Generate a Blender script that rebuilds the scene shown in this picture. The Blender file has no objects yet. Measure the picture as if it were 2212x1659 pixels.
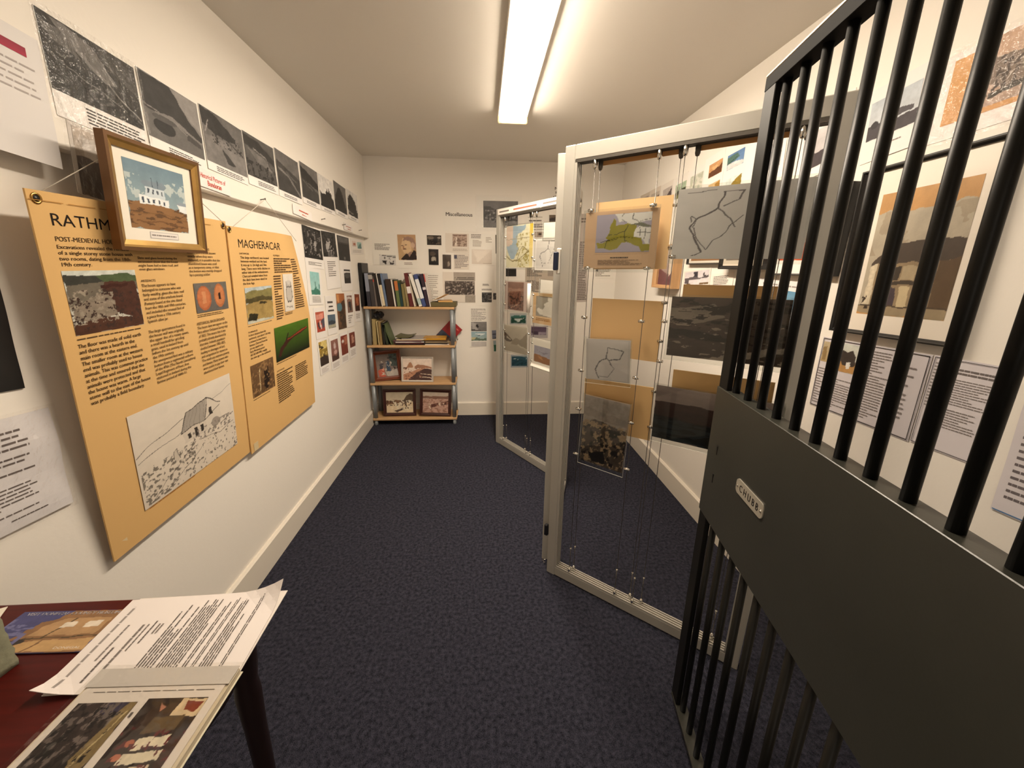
import bpy, bmesh, math, random
import numpy as np
from mathutils import Matrix, Vector
sc = bpy.context.scene
COL = sc.collection
# ------------------------------------------------------------------ camera, world, exposure
YAW, PITCH, ROLL, FPX, CAM_H = 0.0768, 0.2761, -0.0143, 852.3, 1.45
fw = Vector((math.sin(YAW)*math.cos(PITCH), math.cos(YAW)*math.cos(PITCH), -math.sin(PITCH)))
rt = Vector((math.cos(YAW), -math.sin(YAW), 0)); dn = fw.cross(rt)
r2 = rt*math.cos(ROLL)+dn*math.sin(ROLL); d2 = -rt*math.sin(ROLL)+dn*math.cos(ROLL)
cam = bpy.data.cameras.new('camera'); cam.sensor_fit = 'HORIZONTAL'; cam.sensor_width = 36; cam.lens = FPX/2212*36
cam.clip_start = 0.02
co = bpy.data.objects.new('camera', cam); COL.objects.link(co); sc.camera = co
co.matrix_world = Matrix(((r2.x, -d2.x, -fw.x, 0), (r2.y, -d2.y, -fw.y, 0), (r2.z, -d2.z, -fw.z, CAM_H), (0, 0, 0, 1)))
w = bpy.data.worlds.new('world'); sc.world = w; w.use_nodes = True
w.node_tree.nodes['Background'].inputs[0].default_value = (1, .86, .70, 1)
w.node_tree.nodes['Background'].inputs[1].default_value = 1.15
LAMP = 67.0
LAMP_COL = (1.0, .86, .69)
sc.view_settings.view_transform = 'Standard'; sc.view_settings.look = 'None'
sc.view_settings.exposure = 0.12; sc.view_settings.gamma = 1.0
try: sc.view_settings.use_curve_mapping = False
except Exception: pass
# ------------------------------------------------------------------ room numbers (metres)
XL, XU, XR, YB, YF, ZC = -1.081, -1.0365, 1.311, 3.940, -0.95, 2.411
LEDGE = 1.731
rnd = random.Random(7)

def lin(h):
    if not isinstance(h, str): return tuple(((v/255+.055)/1.055)**2.4 for v in (h*.86, h*.835, h*.82))   # a warm grey
    h = h.lstrip('#'); o = []
    for i in (0, 2, 4):
        c = int(h[i:i+2], 16)/255
        o.append(c/12.92 if c <= .04045 else ((c+.055)/1.055)**2.4)
    return tuple(o)
MATS = {}
def mat(name, col='#ffffff', rough=.6, metal=0, spec=.5, bump=None, coat=0, vary=None, emit=None):
    if name in MATS: return MATS[name]
    m = bpy.data.materials.new(name); m.use_nodes = True; nt = m.node_tree; b = nt.nodes['Principled BSDF']
    c = lin(col) if isinstance(col, str) else col
    b.inputs['Base Color'].default_value = (*c, 1); b.inputs['Roughness'].default_value = rough
    b.inputs['Metallic'].default_value = metal; b.inputs['Specular IOR Level'].default_value = spec
    b.inputs['Coat Weight'].default_value = coat
    if coat: b.inputs['Coat Roughness'].default_value = .12
    tc = nt.nodes.new('ShaderNodeTexCoord')
    if vary:
        sx, amt = vary[0], vary[1]; st = vary[2] if len(vary) > 2 else (1, 1, 1)
        mp = nt.nodes.new('ShaderNodeMapping'); mp.inputs['Scale'].default_value = st
        nt.links.new(tc.outputs['Object'], mp.inputs['Vector'])
        n = nt.nodes.new('ShaderNodeTexNoise'); n.inputs['Scale'].default_value = sx; n.inputs['Detail'].default_value = 5
        nt.links.new(mp.outputs[0], n.inputs['Vector'])
        r = nt.nodes.new('ShaderNodeMapRange'); r.inputs[1].default_value = .25; r.inputs[2].default_value = .75
        r.inputs[3].default_value = 1-amt; r.inputs[4].default_value = 1+amt; nt.links.new(n.outputs['Fac'], r.inputs[0])
        x = nt.nodes.new('ShaderNodeMix'); x.data_type = 'RGBA'; x.blend_type = 'MULTIPLY'; x.inputs[0].default_value = 1
        x.inputs[6].default_value = (*c, 1); nt.links.new(r.outputs[0], x.inputs[7]); nt.links.new(x.outputs[2], b.inputs['Base Color'])
    if bump:
        n = nt.nodes.new('ShaderNodeTexNoise'); n.inputs['Scale'].default_value = bump[0]; n.inputs['Detail'].default_value = 6
        nt.links.new(tc.outputs['Object'], n.inputs['Vector'])
        bp = nt.nodes.new('ShaderNodeBump'); bp.inputs['Strength'].default_value = bump[1]; bp.inputs['Distance'].default_value = bump[2]
        nt.links.new(n.outputs['Fac'], bp.inputs['Height']); nt.links.new(bp.outputs[0], b.inputs['Normal'])
    if emit:
        b.inputs['Emission Color'].default_value = (*emit[0], 1); b.inputs['Emission Strength'].default_value = emit[1]
    MATS[name] = m; return m
def printed(name, rough, coat=0, spec=.4):
    m = mat(name, '#ffffff', rough, spec=spec, coat=coat); nt = m.node_tree
    a = nt.nodes.new('ShaderNodeVertexColor'); a.layer_name = 'print'
    nt.links.new(a.outputs[0], nt.nodes['Principled BSDF'].inputs['Base Color']); return m
M_PAPER = printed('printed_paper', .62); M_PHOTO = printed('printed_photo', .38); M_BOARD = printed('printed_board', .75, spec=.2)
def clear(name, gloss=.22, tint=(1, 1, 1), rough=.08, bump=None):
    m = bpy.data.materials.new(name); m.use_nodes = True; nt = m.node_tree
    for n in list(nt.nodes): nt.nodes.remove(n)
    o = nt.nodes.new('ShaderNodeOutputMaterial'); t = nt.nodes.new('ShaderNodeBsdfTransparent'); t.inputs[0].default_value = (*tint, 1)
    g = nt.nodes.new('ShaderNodeBsdfGlossy'); g.inputs['Roughness'].default_value = rough
    f = nt.nodes.new('ShaderNodeFresnel'); i_ = 1.0+gloss*2
    ge = nt.nodes.new('ShaderNodeNewGeometry'); mr = nt.nodes.new('ShaderNodeMapRange'); mr.inputs[3].default_value = i_; mr.inputs[4].default_value = 1/i_   # same index from both sides of the sheet
    nt.links.new(ge.outputs['Backfacing'], mr.inputs[0]); nt.links.new(mr.outputs[0], f.inputs[0])
    x = nt.nodes.new('ShaderNodeMixShader'); nt.links.new(f.outputs[0], x.inputs[0]); nt.links.new(t.outputs[0], x.inputs[1]); nt.links.new(g.outputs[0], x.inputs[2])
    if bump:
        tc = nt.nodes.new('ShaderNodeTexCoord'); n = nt.nodes.new('ShaderNodeTexNoise'); n.inputs['Scale'].default_value = bump[0]; n.inputs['Detail'].default_value = 3
        nt.links.new(tc.outputs['Object'], n.inputs['Vector'])
        bp = nt.nodes.new('ShaderNodeBump'); bp.inputs['Strength'].default_value = bump[1]; bp.inputs['Distance'].default_value = bump[2]
        nt.links.new(n.outputs['Fac'], bp.inputs['Height']); nt.links.new(bp.outputs[0], g.inputs['Normal']); nt.links.new(bp.outputs[0], f.inputs['Normal'])
    nt.links.new(x.outputs[0], o.inputs[0]); MATS[name] = m; return m
M_ACRYLIC = clear('clear_acrylic', .24, (.93, .94, .93), .03)
M_FILM = clear('plastic_film', .2, (.98, .98, .98), .10, (38, 1.0, .012))

# ------------------------------------------------------------------ object helpers
def obj(name, me, parent=None):
    o = bpy.data.objects.new(name, me); COL.objects.link(o)
    if parent: o.parent = parent
    return o
def tag(o, label, cat, group=None):
    o['label'] = label; o['category'] = cat
    if group: o['group'] = group
    return o
def thing(name, label, cat, loc=(0, 0, 0), group=None, M=None):
    o = bpy.data.objects.new(name, None); COL.objects.link(o); o.empty_display_size = .05
    if M is not None: o.matrix_world = M
    else: o.location = loc
    return tag(o, label, cat, group)
def struct(o): o['kind'] = 'structure'; return o
def frame_matrix(o, r, u):
    r = Vector(r).normalized(); u = Vector(u); n = r.cross(u).normalized(); u = n.cross(r).normalized()
    return Matrix(((r.x, u.x, n.x, o[0]), (r.y, u.y, n.y, o[1]), (r.z, u.z, n.z, o[2]), (0, 0, 0, 1)))
class G:                                             # a growing mesh with material slots
    def __init__(s): s.bm = bmesh.new(); s.mats = []
    def slot(s, m):
        if m not in s.mats: s.mats.append(m)
        return s.mats.index(m)
    def box(s, lo, hi, m, bev=0, M=None, seg=1):
        lo, hi = Vector(lo), Vector(hi); c = (lo+hi)/2; d = hi-lo
        t = bmesh.new(); bmesh.ops.create_cube(t, size=1)
        for v in t.verts: v.co = Vector((v.co.x*d.x, v.co.y*d.y, v.co.z*d.z))+c
        if bev: bmesh.ops.bevel(t, geom=list(t.edges), offset=min(bev, min(d)*.49), segments=seg, affect='EDGES', profile=.5)
        return s.merge(t, m, M)
    def merge(s, t, m, M=None, smooth=False):
        i = s.slot(m)
        for f in t.faces: f.material_index = i; f.smooth = smooth
        if M is not None: bmesh.ops.transform(t, matrix=M, verts=t.verts)
        me = bpy.data.meshes.new('tmp'); t.to_mesh(me); t.free(); s.bm.from_mesh(me); bpy.data.meshes.remove(me); return s
    def tube(s, a, b, r, m, n=12, r2=None, cap=True):
        a, b = Vector(a), Vector(b); d = b-a; t = bmesh.new()
        bmesh.ops.create_cone(t, cap_ends=cap, segments=n, radius1=r, radius2=r if r2 is None else r2, depth=d.length)
        q = d.to_track_quat('Z', 'Y').to_matrix().to_4x4(); q.translation = (a+b)/2
        return s.merge(t, m, q, True)
    def path(s, pts, r, m, n=6):
        for p, q in zip(pts, pts[1:]): s.tube(p, q, r, m, n)
        return s
    def lathe(s, prof, m, n=20, M=None):
        t = bmesh.new(); rings = []
        for r, z in prof:
            rings.append([t.verts.new((max(r, 1e-5)*math.cos(2*math.pi*k/n), max(r, 1e-5)*math.sin(2*math.pi*k/n), z)) for k in range(n)])
        for A, B in zip(rings, rings[1:]):
            for k in range(n): t.faces.new((A[k], A[(k+1) % n], B[(k+1) % n], B[k]))
        t.faces.new(rings[0][::-1]); t.faces.new(rings[-1]); return s.merge(t, m, M, True)
    def prism(s, poly, y0, y1, m, M=None):           # polygon in x,z extruded along y
        t = bmesh.new(); A = [t.verts.new((x, y0, z)) for x, z in poly]; B = [t.verts.new((x, y1, z)) for x, z in poly]
        n = len(poly); t.faces.new(A); t.faces.new(B[::-1])
        for k in range(n): t.faces.new((A[k], B[k], B[(k+1) % n], A[(k+1) % n]))
        bmesh.ops.recalc_face_normals(t, faces=t.faces); return s.merge(t, m, M)
    def done(s, name, parent=None):
        me = bpy.data.meshes.new(name); s.bm.to_mesh(me); s.bm.free()
        for m in s.mats: me.materials.append(m)
        return obj(name, me, parent)
# ------------------------------------------------------------------ printing: paints a picture as colours on a fine grid
def noise(h, w, fx, fy, rs, octv=3):
    out = np.zeros((h, w)); amp = 1; tot = 0
    for k in range(octv):
        gx, gy = max(2, int(fx*2**k)+2), max(2, int(fy*2**k)+2); g = rs.rand(gy, gx)
        x = np.linspace(0, gx-1.001, w); y = np.linspace(0, gy-1.001, h); xi = x.astype(int); yi = y.astype(int)
        tx = x-xi; ty = (y-yi)[:, None]; tx = tx*tx*(3-2*tx); ty = ty*ty*(3-2*ty)
        a = g[yi][:, xi]*(1-tx)+g[yi][:, xi+1]*tx; b = g[yi+1][:, xi]*(1-tx)+g[yi+1][:, xi+1]*tx
        out += amp*(a*(1-ty)+b*ty); tot += amp; amp *= .55
    return out/tot
def inpoly(U, V, p):
    ins = np.zeros(U.shape, bool); n = len(p)//2
    for i in range(n):
        x0, y0 = p[2*i], p[2*i+1]; x1, y1 = p[(2*i+2) % (2*n)], p[(2*i+3) % (2*n)]
        if y0 == y1: continue
        c = ((V >= min(y0, y1)) & (V < max(y0, y1))); ins ^= c & (U < x0+(V-y0)*(x1-x0)/(y1-y0))
    return ins
def paint(nx, ny, ops, seed):
    rs = np.random.RandomState(seed); U, V = np.meshgrid(np.linspace(0, 1, nx), np.linspace(0, 1, ny)); I = np.ones((ny, nx, 3))*.8
    wob = (noise(ny, nx, 7, 7, rs, 2)-.5)*.05; wob2 = (noise(ny, nx, 7, 7, rs, 2)-.5)*.05
    UU, VV = U+wob, V+wob2
    for o in ops:
        k = o[0]
        if k == 'g': I[:] = np.array(lin(o[1]))*(1-V[..., None])+np.array(lin(o[2]))*V[..., None]
        elif k == 'p': I[inpoly(UU, VV, o[2])] = lin(o[1])
        elif k == 'e': I[((U-o[2])/o[4])**2+((V-o[3])/o[5])**2 < 1] = lin(o[1])
        elif k == 'l':
            p = o[3]
            for i in range(len(p)//2-1):
                a = np.array(p[2*i:2*i+2]); b = np.array(p[2*i+2:2*i+4]); d = b-a; L = max(d@d, 1e-9)
                t = np.clip(((UU-a[0])*d[0]+(VV-a[1])*d[1])/L, 0, 1); I[(UU-a[0]-t*d[0])**2+(VV-a[1]-t*d[1])**2 < (o[2]/2)**2] = lin(o[1])
        elif k == 'b':
            n = noise(ny, nx, o[3]*1.7, o[4]*1.7, rs, 4); I[(n > .5+(o[2]-.5)*.8) & (n > o[2]) & (U >= o[5]) & (V >= o[6]) & (U <= o[7]) & (V <= o[8])] = lin(o[1])
        elif k == 'n': I *= (1+o[1]*2*(noise(ny, nx, o[2], o[3], rs, 4)-.5))[..., None]*(1+.35*o[1]*(rs.rand(ny, nx)-.5))[..., None]
        elif k == 'L':
            for q in range(o[6]):
                v0 = o[3]+(o[5]-o[3])*(q+.15)/o[6]; v1 = o[3]+(o[5]-o[3])*(q+.75)/o[6]
                gap = rs.rand(nx) < .85; I[(V >= v0) & (V <= v1) & (U >= o[2]) & (U <= o[4]) & gap[None, :]] = lin(o[1])
    return np.clip(I, 0, 1)
GC = {}
def glyphs(body, bold):
    if (body, bold) in GC: return GC[(body, bold)]
    cu = bpy.data.curves.new('t', 'FONT'); cu.body = body; cu.resolution_u = 3 if len(body) < 30 else 2; cu.space_line = 1.05
    o = bpy.data.objects.new('t', cu); COL.objects.link(o); bpy.context.view_layer.update()
    me = bpy.data.meshes.new_from_object(o.evaluated_get(bpy.context.evaluated_depsgraph_get()))
    v = np.array([x.co[:2] for x in me.vertices]); f = [tuple(p.vertices) for p in me.polygons]
    bpy.data.objects.remove(o); bpy.data.curves.remove(cu); bpy.data.meshes.remove(me)
    if bold:                                           # heavier strokes: a second impression slightly to the side
        f = f+[tuple(i+len(v) for i in q) for q in f]; v = np.concatenate([v, v+np.array([.035, .004])])
    v = (v-v.min(0))/(v.max(0)-v.min(0)); GC[(body, bold)] = (v, f); return v, f
class Print:                                          # a sheet with everything printed on it, one mesh
    def __init__(s, w, h, th, paper, warp=None, g=10):
        s.w, s.h, s.th = w, h, th; s.V = []; s.F = []; s.C = []; s.n = 0; s.warp = warp; s.layer = 0
        gx = max(2, min(40, int(w/.02)+1)) if warp else 2; gy = max(2, min(40, int(h/.02)+1)) if warp else 2
        X, Y = np.meshgrid(np.linspace(-w/2, w/2, gx), np.linspace(-h/2, h/2, gy)); z = np.full(X.shape, th)
        a = s.add(np.stack([X, Y, z], -1).reshape(-1, 3), s.grid(gx, gy), lin(paper), warp)
        b = s.add(np.stack([X, Y, z*0], -1).reshape(-1, 3), [q[::-1] for q in s.grid(gx, gy)], lin(paper), warp)
        rim = [(k, k+1) for k in range(gx-1)]+[(gx*(k+1)-1, gx*(k+2)-1) for k in range(gy-1)]+[(gx*gy-1-k, gx*gy-2-k) for k in range(gx-1)]+[(gx*(gy-1-k), gx*(gy-2-k)) for k in range(gy-1)]
        s.F += [(a+q, a+p, b+p, b+q) for p, q in rim]
    def grid(s, nx, ny): return [(j*nx+i, j*nx+i+1, (j+1)*nx+i+1, (j+1)*nx+i) for j in range(ny-1) for i in range(nx-1)]
    def add(s, v, f, c, warp=None):
        v = np.array(v, float)
        if warp is not None: v[:, 2] += warp(v[:, 0]/s.w, v[:, 1]/s.h)
        k = s.n; s.V.append(v); s.F += [tuple(k+i for i in q) for q in f]; c = np.array(c, float)
        s.C.append(np.tile(c, (len(v), 1)) if c.ndim == 1 else c); s.n += len(v); return k
    def z(s): s.layer += 1; return s.th+.0004+.00012*s.layer
    def xy(s, u, v): return (np.asarray(u)-.5)*s.w, (.5-np.asarray(v))*s.h
    def image(s, R, nx, ny, ops, seed):
        I = paint(nx, ny, ops, seed); U, V = np.meshgrid(np.linspace(R[0], R[2], nx), np.linspace(R[1], R[3], ny)); x, y = s.xy(U, V)
        f = [q[::-1] for q in s.grid(nx, ny)]; s.add(np.stack([x, y, np.full(x.shape, s.z())], -1).reshape(-1, 3), f, I.reshape(-1, 3), s.warp)
    def lines(s, R, n, c, d, seed):
        rs = random.Random(seed); z = s.z(); hh = (R[3]-R[1])/n; v = []; f = []
        for q in range(n):
            u = R[0]; end = R[2]-(R[2]-R[0])*(rs.random()*.12 if n < 3 or rs.random() < .75 else .2+rs.random()*.4)
            v0 = R[1]+hh*(q+.5)-hh*.21*min(d, 1.5); v1 = R[1]+hh*(q+.5)+hh*.21*min(d, 1.5)
            while u < end:
                L = min((R[2]-R[0])*(.05+.12*rs.random()), end-u); k = len(v)
                (xa, xb), (ya, yb) = s.xy([u, u+L*.93], [v0, v1])
                v += [(xa, yb, z), (xb, yb, z), (xb, ya, z), (xa, ya, z)]; f.append((k, k+1, k+2, k+3)); u += L+(R[2]-R[0])*.008
        s.add(v, f, lin(c), s.warp)
    def text(s, R, t, c, bold=0):
        v, f = glyphs(t, bold); x, y = s.xy(R[0]+(R[2]-R[0])*v[:, 0], R[3]-(R[3]-R[1])*v[:, 1])
        s.add(np.stack([x, y, np.full(x.shape, s.z())], -1), f, lin(c), s.warp)
    def border(s, R, t, c):
        z = s.z()+.0018; (x0, x1), (y1, y0) = s.xy([R[0], R[2]], [R[1], R[3]]); tt = t*max(s.w, s.h); e = .004
        for a, b in (((x0+e, y0+e), (x1-e, y0+e+tt)), ((x0+e, y1-e-tt), (x1-e, y1-e)), ((x0+e, y0+e), (x0+e+tt, y1-e)), ((x1-e-tt, y0+e), (x1-e, y1-e))):
            if R[1] > .5 and a[1] > y0+.02: continue
            s.add([(a[0], a[1], z), (b[0], a[1], z), (b[0], b[1], z), (a[0], b[1], z)], [(0, 1, 2, 3)], lin(c), s.warp)
    def els(s, els, seed):
        for i, e in enumerate(els):
            if e[0] == 'im': s.image(e[1], e[2], e[3], e[4], seed+i)
            elif e[0] == 'ln': s.lines(e[1], e[2], e[3], e[4], seed+i)
            elif e[0] == 'tx': s.text(*e[1:])
            elif e[0] == 'bd': s.border(*e[1:])
    def done(s, name, m, parent=None, M=None):
        me = bpy.data.meshes.new(name); me.from_pydata(np.concatenate(s.V).tolist(), [], s.F); c = np.concatenate(s.C)
        a = me.color_attributes.new('print', 'FLOAT_COLOR', 'POINT'); a.data.foreach_set('color', np.concatenate([c, np.ones((len(c), 1))], 1).astype(np.float32).ravel())
        me.materials.append(m); o = obj(name, me, parent)
        if M is not None:
            if parent: o.matrix_local = M
            else: o.matrix_world = M
        return o
def sleeve(w, h, z, M_, parent, amp=.0015, seed=1):
    rs = np.random.RandomState(seed); nx, ny = 34, 34; X, Y = np.meshgrid(np.linspace(-w/2, w/2, nx), np.linspace(-h/2, h/2, ny))
    Z = z+(noise(ny, nx, 4, 4, rs, 3)-.3)*amp*2
    me = bpy.data.meshes.new('plastic_sleeve'); me.from_pydata(np.stack([X, Y, Z], -1).reshape(-1, 3).tolist(), [], [(j*nx+i, j*nx+i+1, (j+1)*nx+i+1, (j+1)*nx+i) for j in range(ny-1) for i in range(nx-1)])
    me.materials.append(M_); me.polygons.foreach_set('use_smooth', [True]*len(me.polygons)); return obj('plastic_sleeve', me, parent)
SHEETS=[
('LU', 'laminated_notice', 'notice', 'large white laminated notice with a crimson band, highest sheet beside the gold framed picture', (0.9661, 1.8327), 0.42, 0.2762, -0.0708, 0.002, 0.0012, '#dcd8d6', 'paper', 0, [('im', (0, 0.12, 0.92, 0.19), 122, 13, [('g', '#8c1230', '#a01838'), ('n', 0.18, 6, 3)]), ('ln', (0.3, 0.24, 0.97, 0.5), 5, '#a8a09c', 0.6)]),
('LU', 'laminated_photograph', 'photograph', 'dark mountainside photograph in a crinkled shiny plastic sleeve, largest of the high row', (1.3299, 1.9135), 0.2737, 0.2276, -0.0396, 0.003, 0.0012, '#ece8e4', 'paper', 1, [('im', (0.004, 0.004, 0.992, 0.74), 164, 120, [('g', 58, 50), ('p', 128, [0.12, 0.0, 0.5, 0.08, 0.75, 0.5, 0.6, 0.55, 0.3, 0.3]), ('p', 110, [0, 0.15, 0.2, 0.1, 0.35, 0.4, 0.1, 0.3]), ('p', 40, [0, 0.5, 0.6, 0.55, 1, 0.95, 1, 1, 0, 1]), ('l', 150, 0.02, [0.3, 0.25, 0.6, 0.5, 0.8, 0.72, 0.98, 0.85]), ('p', 80, [0.5, 0, 1, 0.12, 1, 0.5, 0.7, 0.3]), ('l', 120, 0.015, [0.2, 0.6, 0.6, 0.72, 1, 0.93]), ('e', 24, 0.9, 0.88, 0.025, 0.06), ('e', 24, 0.82, 0.84, 0.02, 0.05), ('n', 0.25, 7, 6)]), ('ln', (0.3, 0.78, 0.98, 0.96), 5, '#3a3634', 1)]),
('LU', 'laminated_photograph', 'photograph', 'photograph of a lane and bridge under a steep wooded hill, second in the high row', (1.6067, 1.917), 0.2612, 0.2202, -0.0319, 0.003, 0.0012, '#ece8e4', 'paper', 0, [('im', (0.004, 0.004, 0.99, 0.84), 96, 95, [('g', 150, 140), ('p', 64, [0, 0, 0.5, 0.02, 0.65, 0.2, 0.75, 0.42, 1, 0.62, 1, 0.72, 0.4, 0.5, 0, 0.6]), ('p', 160, [0.5, 0.02, 1, 0, 1, 0.55, 0.8, 0.42]), ('p', 118, [0, 0.55, 0.5, 0.6, 1, 0.75, 1, 1, 0, 1]), ('e', 50, 0.3, 0.75, 0.18, 0.12), ('e', 96, 0.32, 0.62, 0.2, 0.05), ('p', 80, [0.68, 0.66, 0.95, 0.75, 0.95, 0.84, 0.7, 0.78]), ('l', 150, 0.02, [0, 0.5, 0.4, 0.56, 0.7, 0.7]), ('n', 0.3, 8, 7)]), ('ln', (0.3, 0.88, 0.9, 0.97), 3, '#4a4644', 1)]),
('LU', 'laminated_photograph', 'photograph', 'photograph of people crowding a curved promenade, third in the high row', (1.8821, 1.9182), 0.2667, 0.218, -0.031, 0.003, 0.0012, '#ece8e4', 'paper', 0, [('im', (0.004, 0.004, 0.99, 0.86), 69, 78, [('g', 120, 125), ('p', 60, [0, 0.0, 0.35, 0.05, 0.8, 0.3, 0.8, 0.4, 0.3, 0.42, 0, 0.3]), ('p', 138, [0, 0.5, 0.5, 0.45, 1, 0.6, 1, 1, 0, 1]), ('p', 66, [0.4, 0.66, 0.62, 0.78, 0.7, 0.9, 0.5, 0.9]), ('l', 70, 0.03, [0.6, 0.42, 0.95, 0.6]), ('b', 50, 0.62, 22, 16, 0.2, 0.35, 0.95, 0.6), ('l', 170, 0.02, [0.05, 0.45, 0.15, 0.2]), ('n', 0.35, 9, 8)]), ('ln', (0.2, 0.89, 0.9, 0.98), 3, '#4a4644', 1)]),
('LU', 'laminated_photograph', 'photograph', 'photograph of churning sea beside rocks, fourth in the high row', (2.1538, 1.9201), 0.2644, 0.2134, -0.009, 0.003, 0.0012, '#ece8e4', 'paper', 0, [('im', (0.004, 0.004, 0.99, 0.82), 50, 64, [('g', 104, 92), ('p', 62, [0, 0.05, 0.5, 0.1, 1, 0.35, 1, 0.5, 0.5, 0.35, 0, 0.3]), ('p', 130, [0.1, 0.35, 0.6, 0.42, 0.9, 0.7, 0.4, 0.6]), ('b', 46, 0.55, 9, 7, 0, 0.6, 1, 1), ('l', 150, 0.03, [0.3, 0.3, 0.7, 0.4, 0.75, 0.6]), ('n', 0.4, 8, 8)]), ('ln', (0.3, 0.86, 0.9, 0.96), 3, '#4a4644', 1)]),
('LU', 'laminated_photograph', 'photograph', 'photograph of a long river valley with bright channel, fifth in the high row', (2.431, 1.9205), 0.2641, 0.2226, -0.0235, 0.003, 0.0012, '#ece8e4', 'paper', 0, [('im', (0.004, 0.004, 0.99, 0.86), 37, 58, [('g', 140, 80), ('p', 120, [0, 0, 1, 0, 1, 0.4, 0, 0.3]), ('p', 74, [0, 0.25, 1, 0.5, 1, 1, 0, 1]), ('l', 135, 0.06, [0.1, 0.45, 0.5, 0.55, 0.95, 0.95]), ('l', 110, 0.04, [0.4, 0.45, 0.8, 0.6]), ('n', 0.35, 7, 6)]), ('ln', (0.2, 0.9, 0.8, 0.97), 2, '#55504e', 1)]),
('LU', 'laminated_photograph', 'photograph', 'photograph of dark headlands and pale sky, sixth in the high row', (2.7075, 1.9312), 0.2482, 0.2195, -0.0254, 0.003, 0.0012, '#ece8e4', 'paper', 0, [('im', (0.004, 0.004, 0.99, 0.86), 29, 51, [('g', 125, 118), ('p', 58, [0, 0.1, 0.5, 0.22, 1, 0.42, 1, 0.6, 0, 0.45]), ('p', 74, [0, 0.42, 1, 0.7, 1, 1, 0, 1]), ('l', 110, 0.04, [0.1, 0.5, 0.6, 0.68]), ('n', 0.35, 7, 6)]), ('ln', (0.2, 0.9, 0.8, 0.97), 2, '#55504e', 1)]),
('LU', 'laminated_photograph', 'photograph', 'photograph of jagged towers on white sky, seventh in the high row', (2.9748, 1.9288), 0.2495, 0.2151, -0.0176, 0.003, 0.0012, '#ece8e4', 'paper', 0, [('im', (0.004, 0.004, 0.99, 0.88), 24, 45, [('g', '#dcd8d4', '#dcd8d4'), ('p', 48, [0, 0.52, 0.2, 0.6, 0.4, 0.55, 0.52, 0.35, 0.58, 0.5, 0.66, 0.28, 0.72, 0.45, 0.8, 0.42, 0.86, 0.58, 1, 0.62, 1, 1, 0, 1]), ('n', 0.3, 9, 9)]), ('ln', (0.2, 0.92, 0.8, 0.98), 2, '#55504e', 1)]),
('LU', 'laminated_photograph', 'photograph', 'photograph of one tall sea rock filling the print, eighth in the high row', (3.2453, 1.9388), 0.2565, 0.2191, -0.0419, 0.003, 0.0012, '#ece8e4', 'paper', 0, [('im', (0.004, 0.004, 0.99, 0.86), 19, 40, [('g', 120, 112), ('p', 52, [0, 0.7, 0.15, 0.4, 0.35, 0.15, 0.5, 0.12, 0.65, 0.3, 0.85, 0.7, 1, 0.85, 1, 1, 0, 1]), ('n', 0.3, 8, 8)]), ('ln', (0.2, 0.9, 0.8, 0.97), 2, '#55504e', 1)]),
('LU', 'laminated_photograph', 'photograph', 'photograph of a rounded sea stack, last of the high row near the corner', (3.529, 1.9406), 0.254, 0.2133, -0.0297, 0.003, 0.0012, '#ece8e4', 'paper', 0, [('im', (0.004, 0.004, 0.99, 0.86), 16, 35, [('g', '#d6d2ce', '#d0ccc8'), ('p', 56, [0, 0.55, 0.1, 0.3, 0.3, 0.12, 0.5, 0.2, 0.75, 0.35, 0.95, 0.8, 1, 1, 0, 1]), ('l', 140, 0.05, [0.05, 0.85, 0.5, 0.9]), ('n', 0.3, 8, 8)]), ('ln', (0.2, 0.9, 0.8, 0.97), 2, '#55504e', 1)]),
('LU', 'label_card', 'card', 'white card with red heading reading Historical Pictures of Bundoran on the timber ledge', (1.7544, 1.7696), 0.2131, 0.0622, -0.0321, 0.005, 0.0012, '#eee6e2', 'paper', 0, [('tx', (0.18, 0.2, 0.86, 0.48), 'Historical Pictures of', '#c8402c', 1), ('tx', (0.34, 0.55, 0.72, 0.85), 'Bundoran', '#c8402c', 1)]),
('LU', 'label_card', 'card', 'small white card with two red lines, under the river valley photograph', (2.5483, 1.7632), 0.2451, 0.0507, -0.0617, 0.005, 0.0012, '#eee8e4', 'paper', 0, [('ln', (0.3, 0.3, 0.85, 0.5), 1, '#c85844', 1.6), ('ln', (0.45, 0.62, 0.75, 0.82), 1, '#c85844', 1.6)]),
('LU', 'label_card', 'card', 'tiny white card with faint red lines near the back corner', (3.3584, 1.7644), 0.2018, 0.0487, -0.0273, 0.005, 0.0012, '#e6e0dc', 'paper', 0, [('ln', (0.2, 0.3, 0.85, 0.5), 1, '#b07060', 1.6), ('ln', (0.4, 0.65, 0.8, 0.85), 1, '#b07060', 1.6)]),
('LU', 'laminated_photograph', 'photograph', 'brown faded photograph in creased plastic, half hidden behind the gold frame', (1.2643, 1.7107), 0.1301, 0.1736, -0.1072, 0.002, 0.0012, '#c8c0b8', 'paper', 1, [('im', (0.08, 0.05, 0.95, 1), 61, 98, [('g', '#b0a498', '#a09488'), ('p', '#564a44', [0, 0.42, 1, 0.4, 1, 1, 0, 1]), ('p', '#6a4c44', [0.55, 0.12, 1, 0.1, 1, 0.5, 0.55, 0.45]), ('p', '#c0b8b0', [0.2, 0.1, 0.5, 0.1, 0.5, 0.42, 0.2, 0.4]), ('n', 0.3, 4, 4)])]),
('LL', 'dark_poster', 'poster', 'nearly black poster cut off by the picture edge, beside the tan Rathmore panel', (0.833, 1.3004), 0.3, 0.2364, -0.073, 0.003, 0.0012, '#1a1615', 'paper', 0, [('im', (0, 0, 1, 1), 133, 186, [('g', '#1c1614', '#100e0d'), ('n', 0.4, 3, 4)])]),
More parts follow.
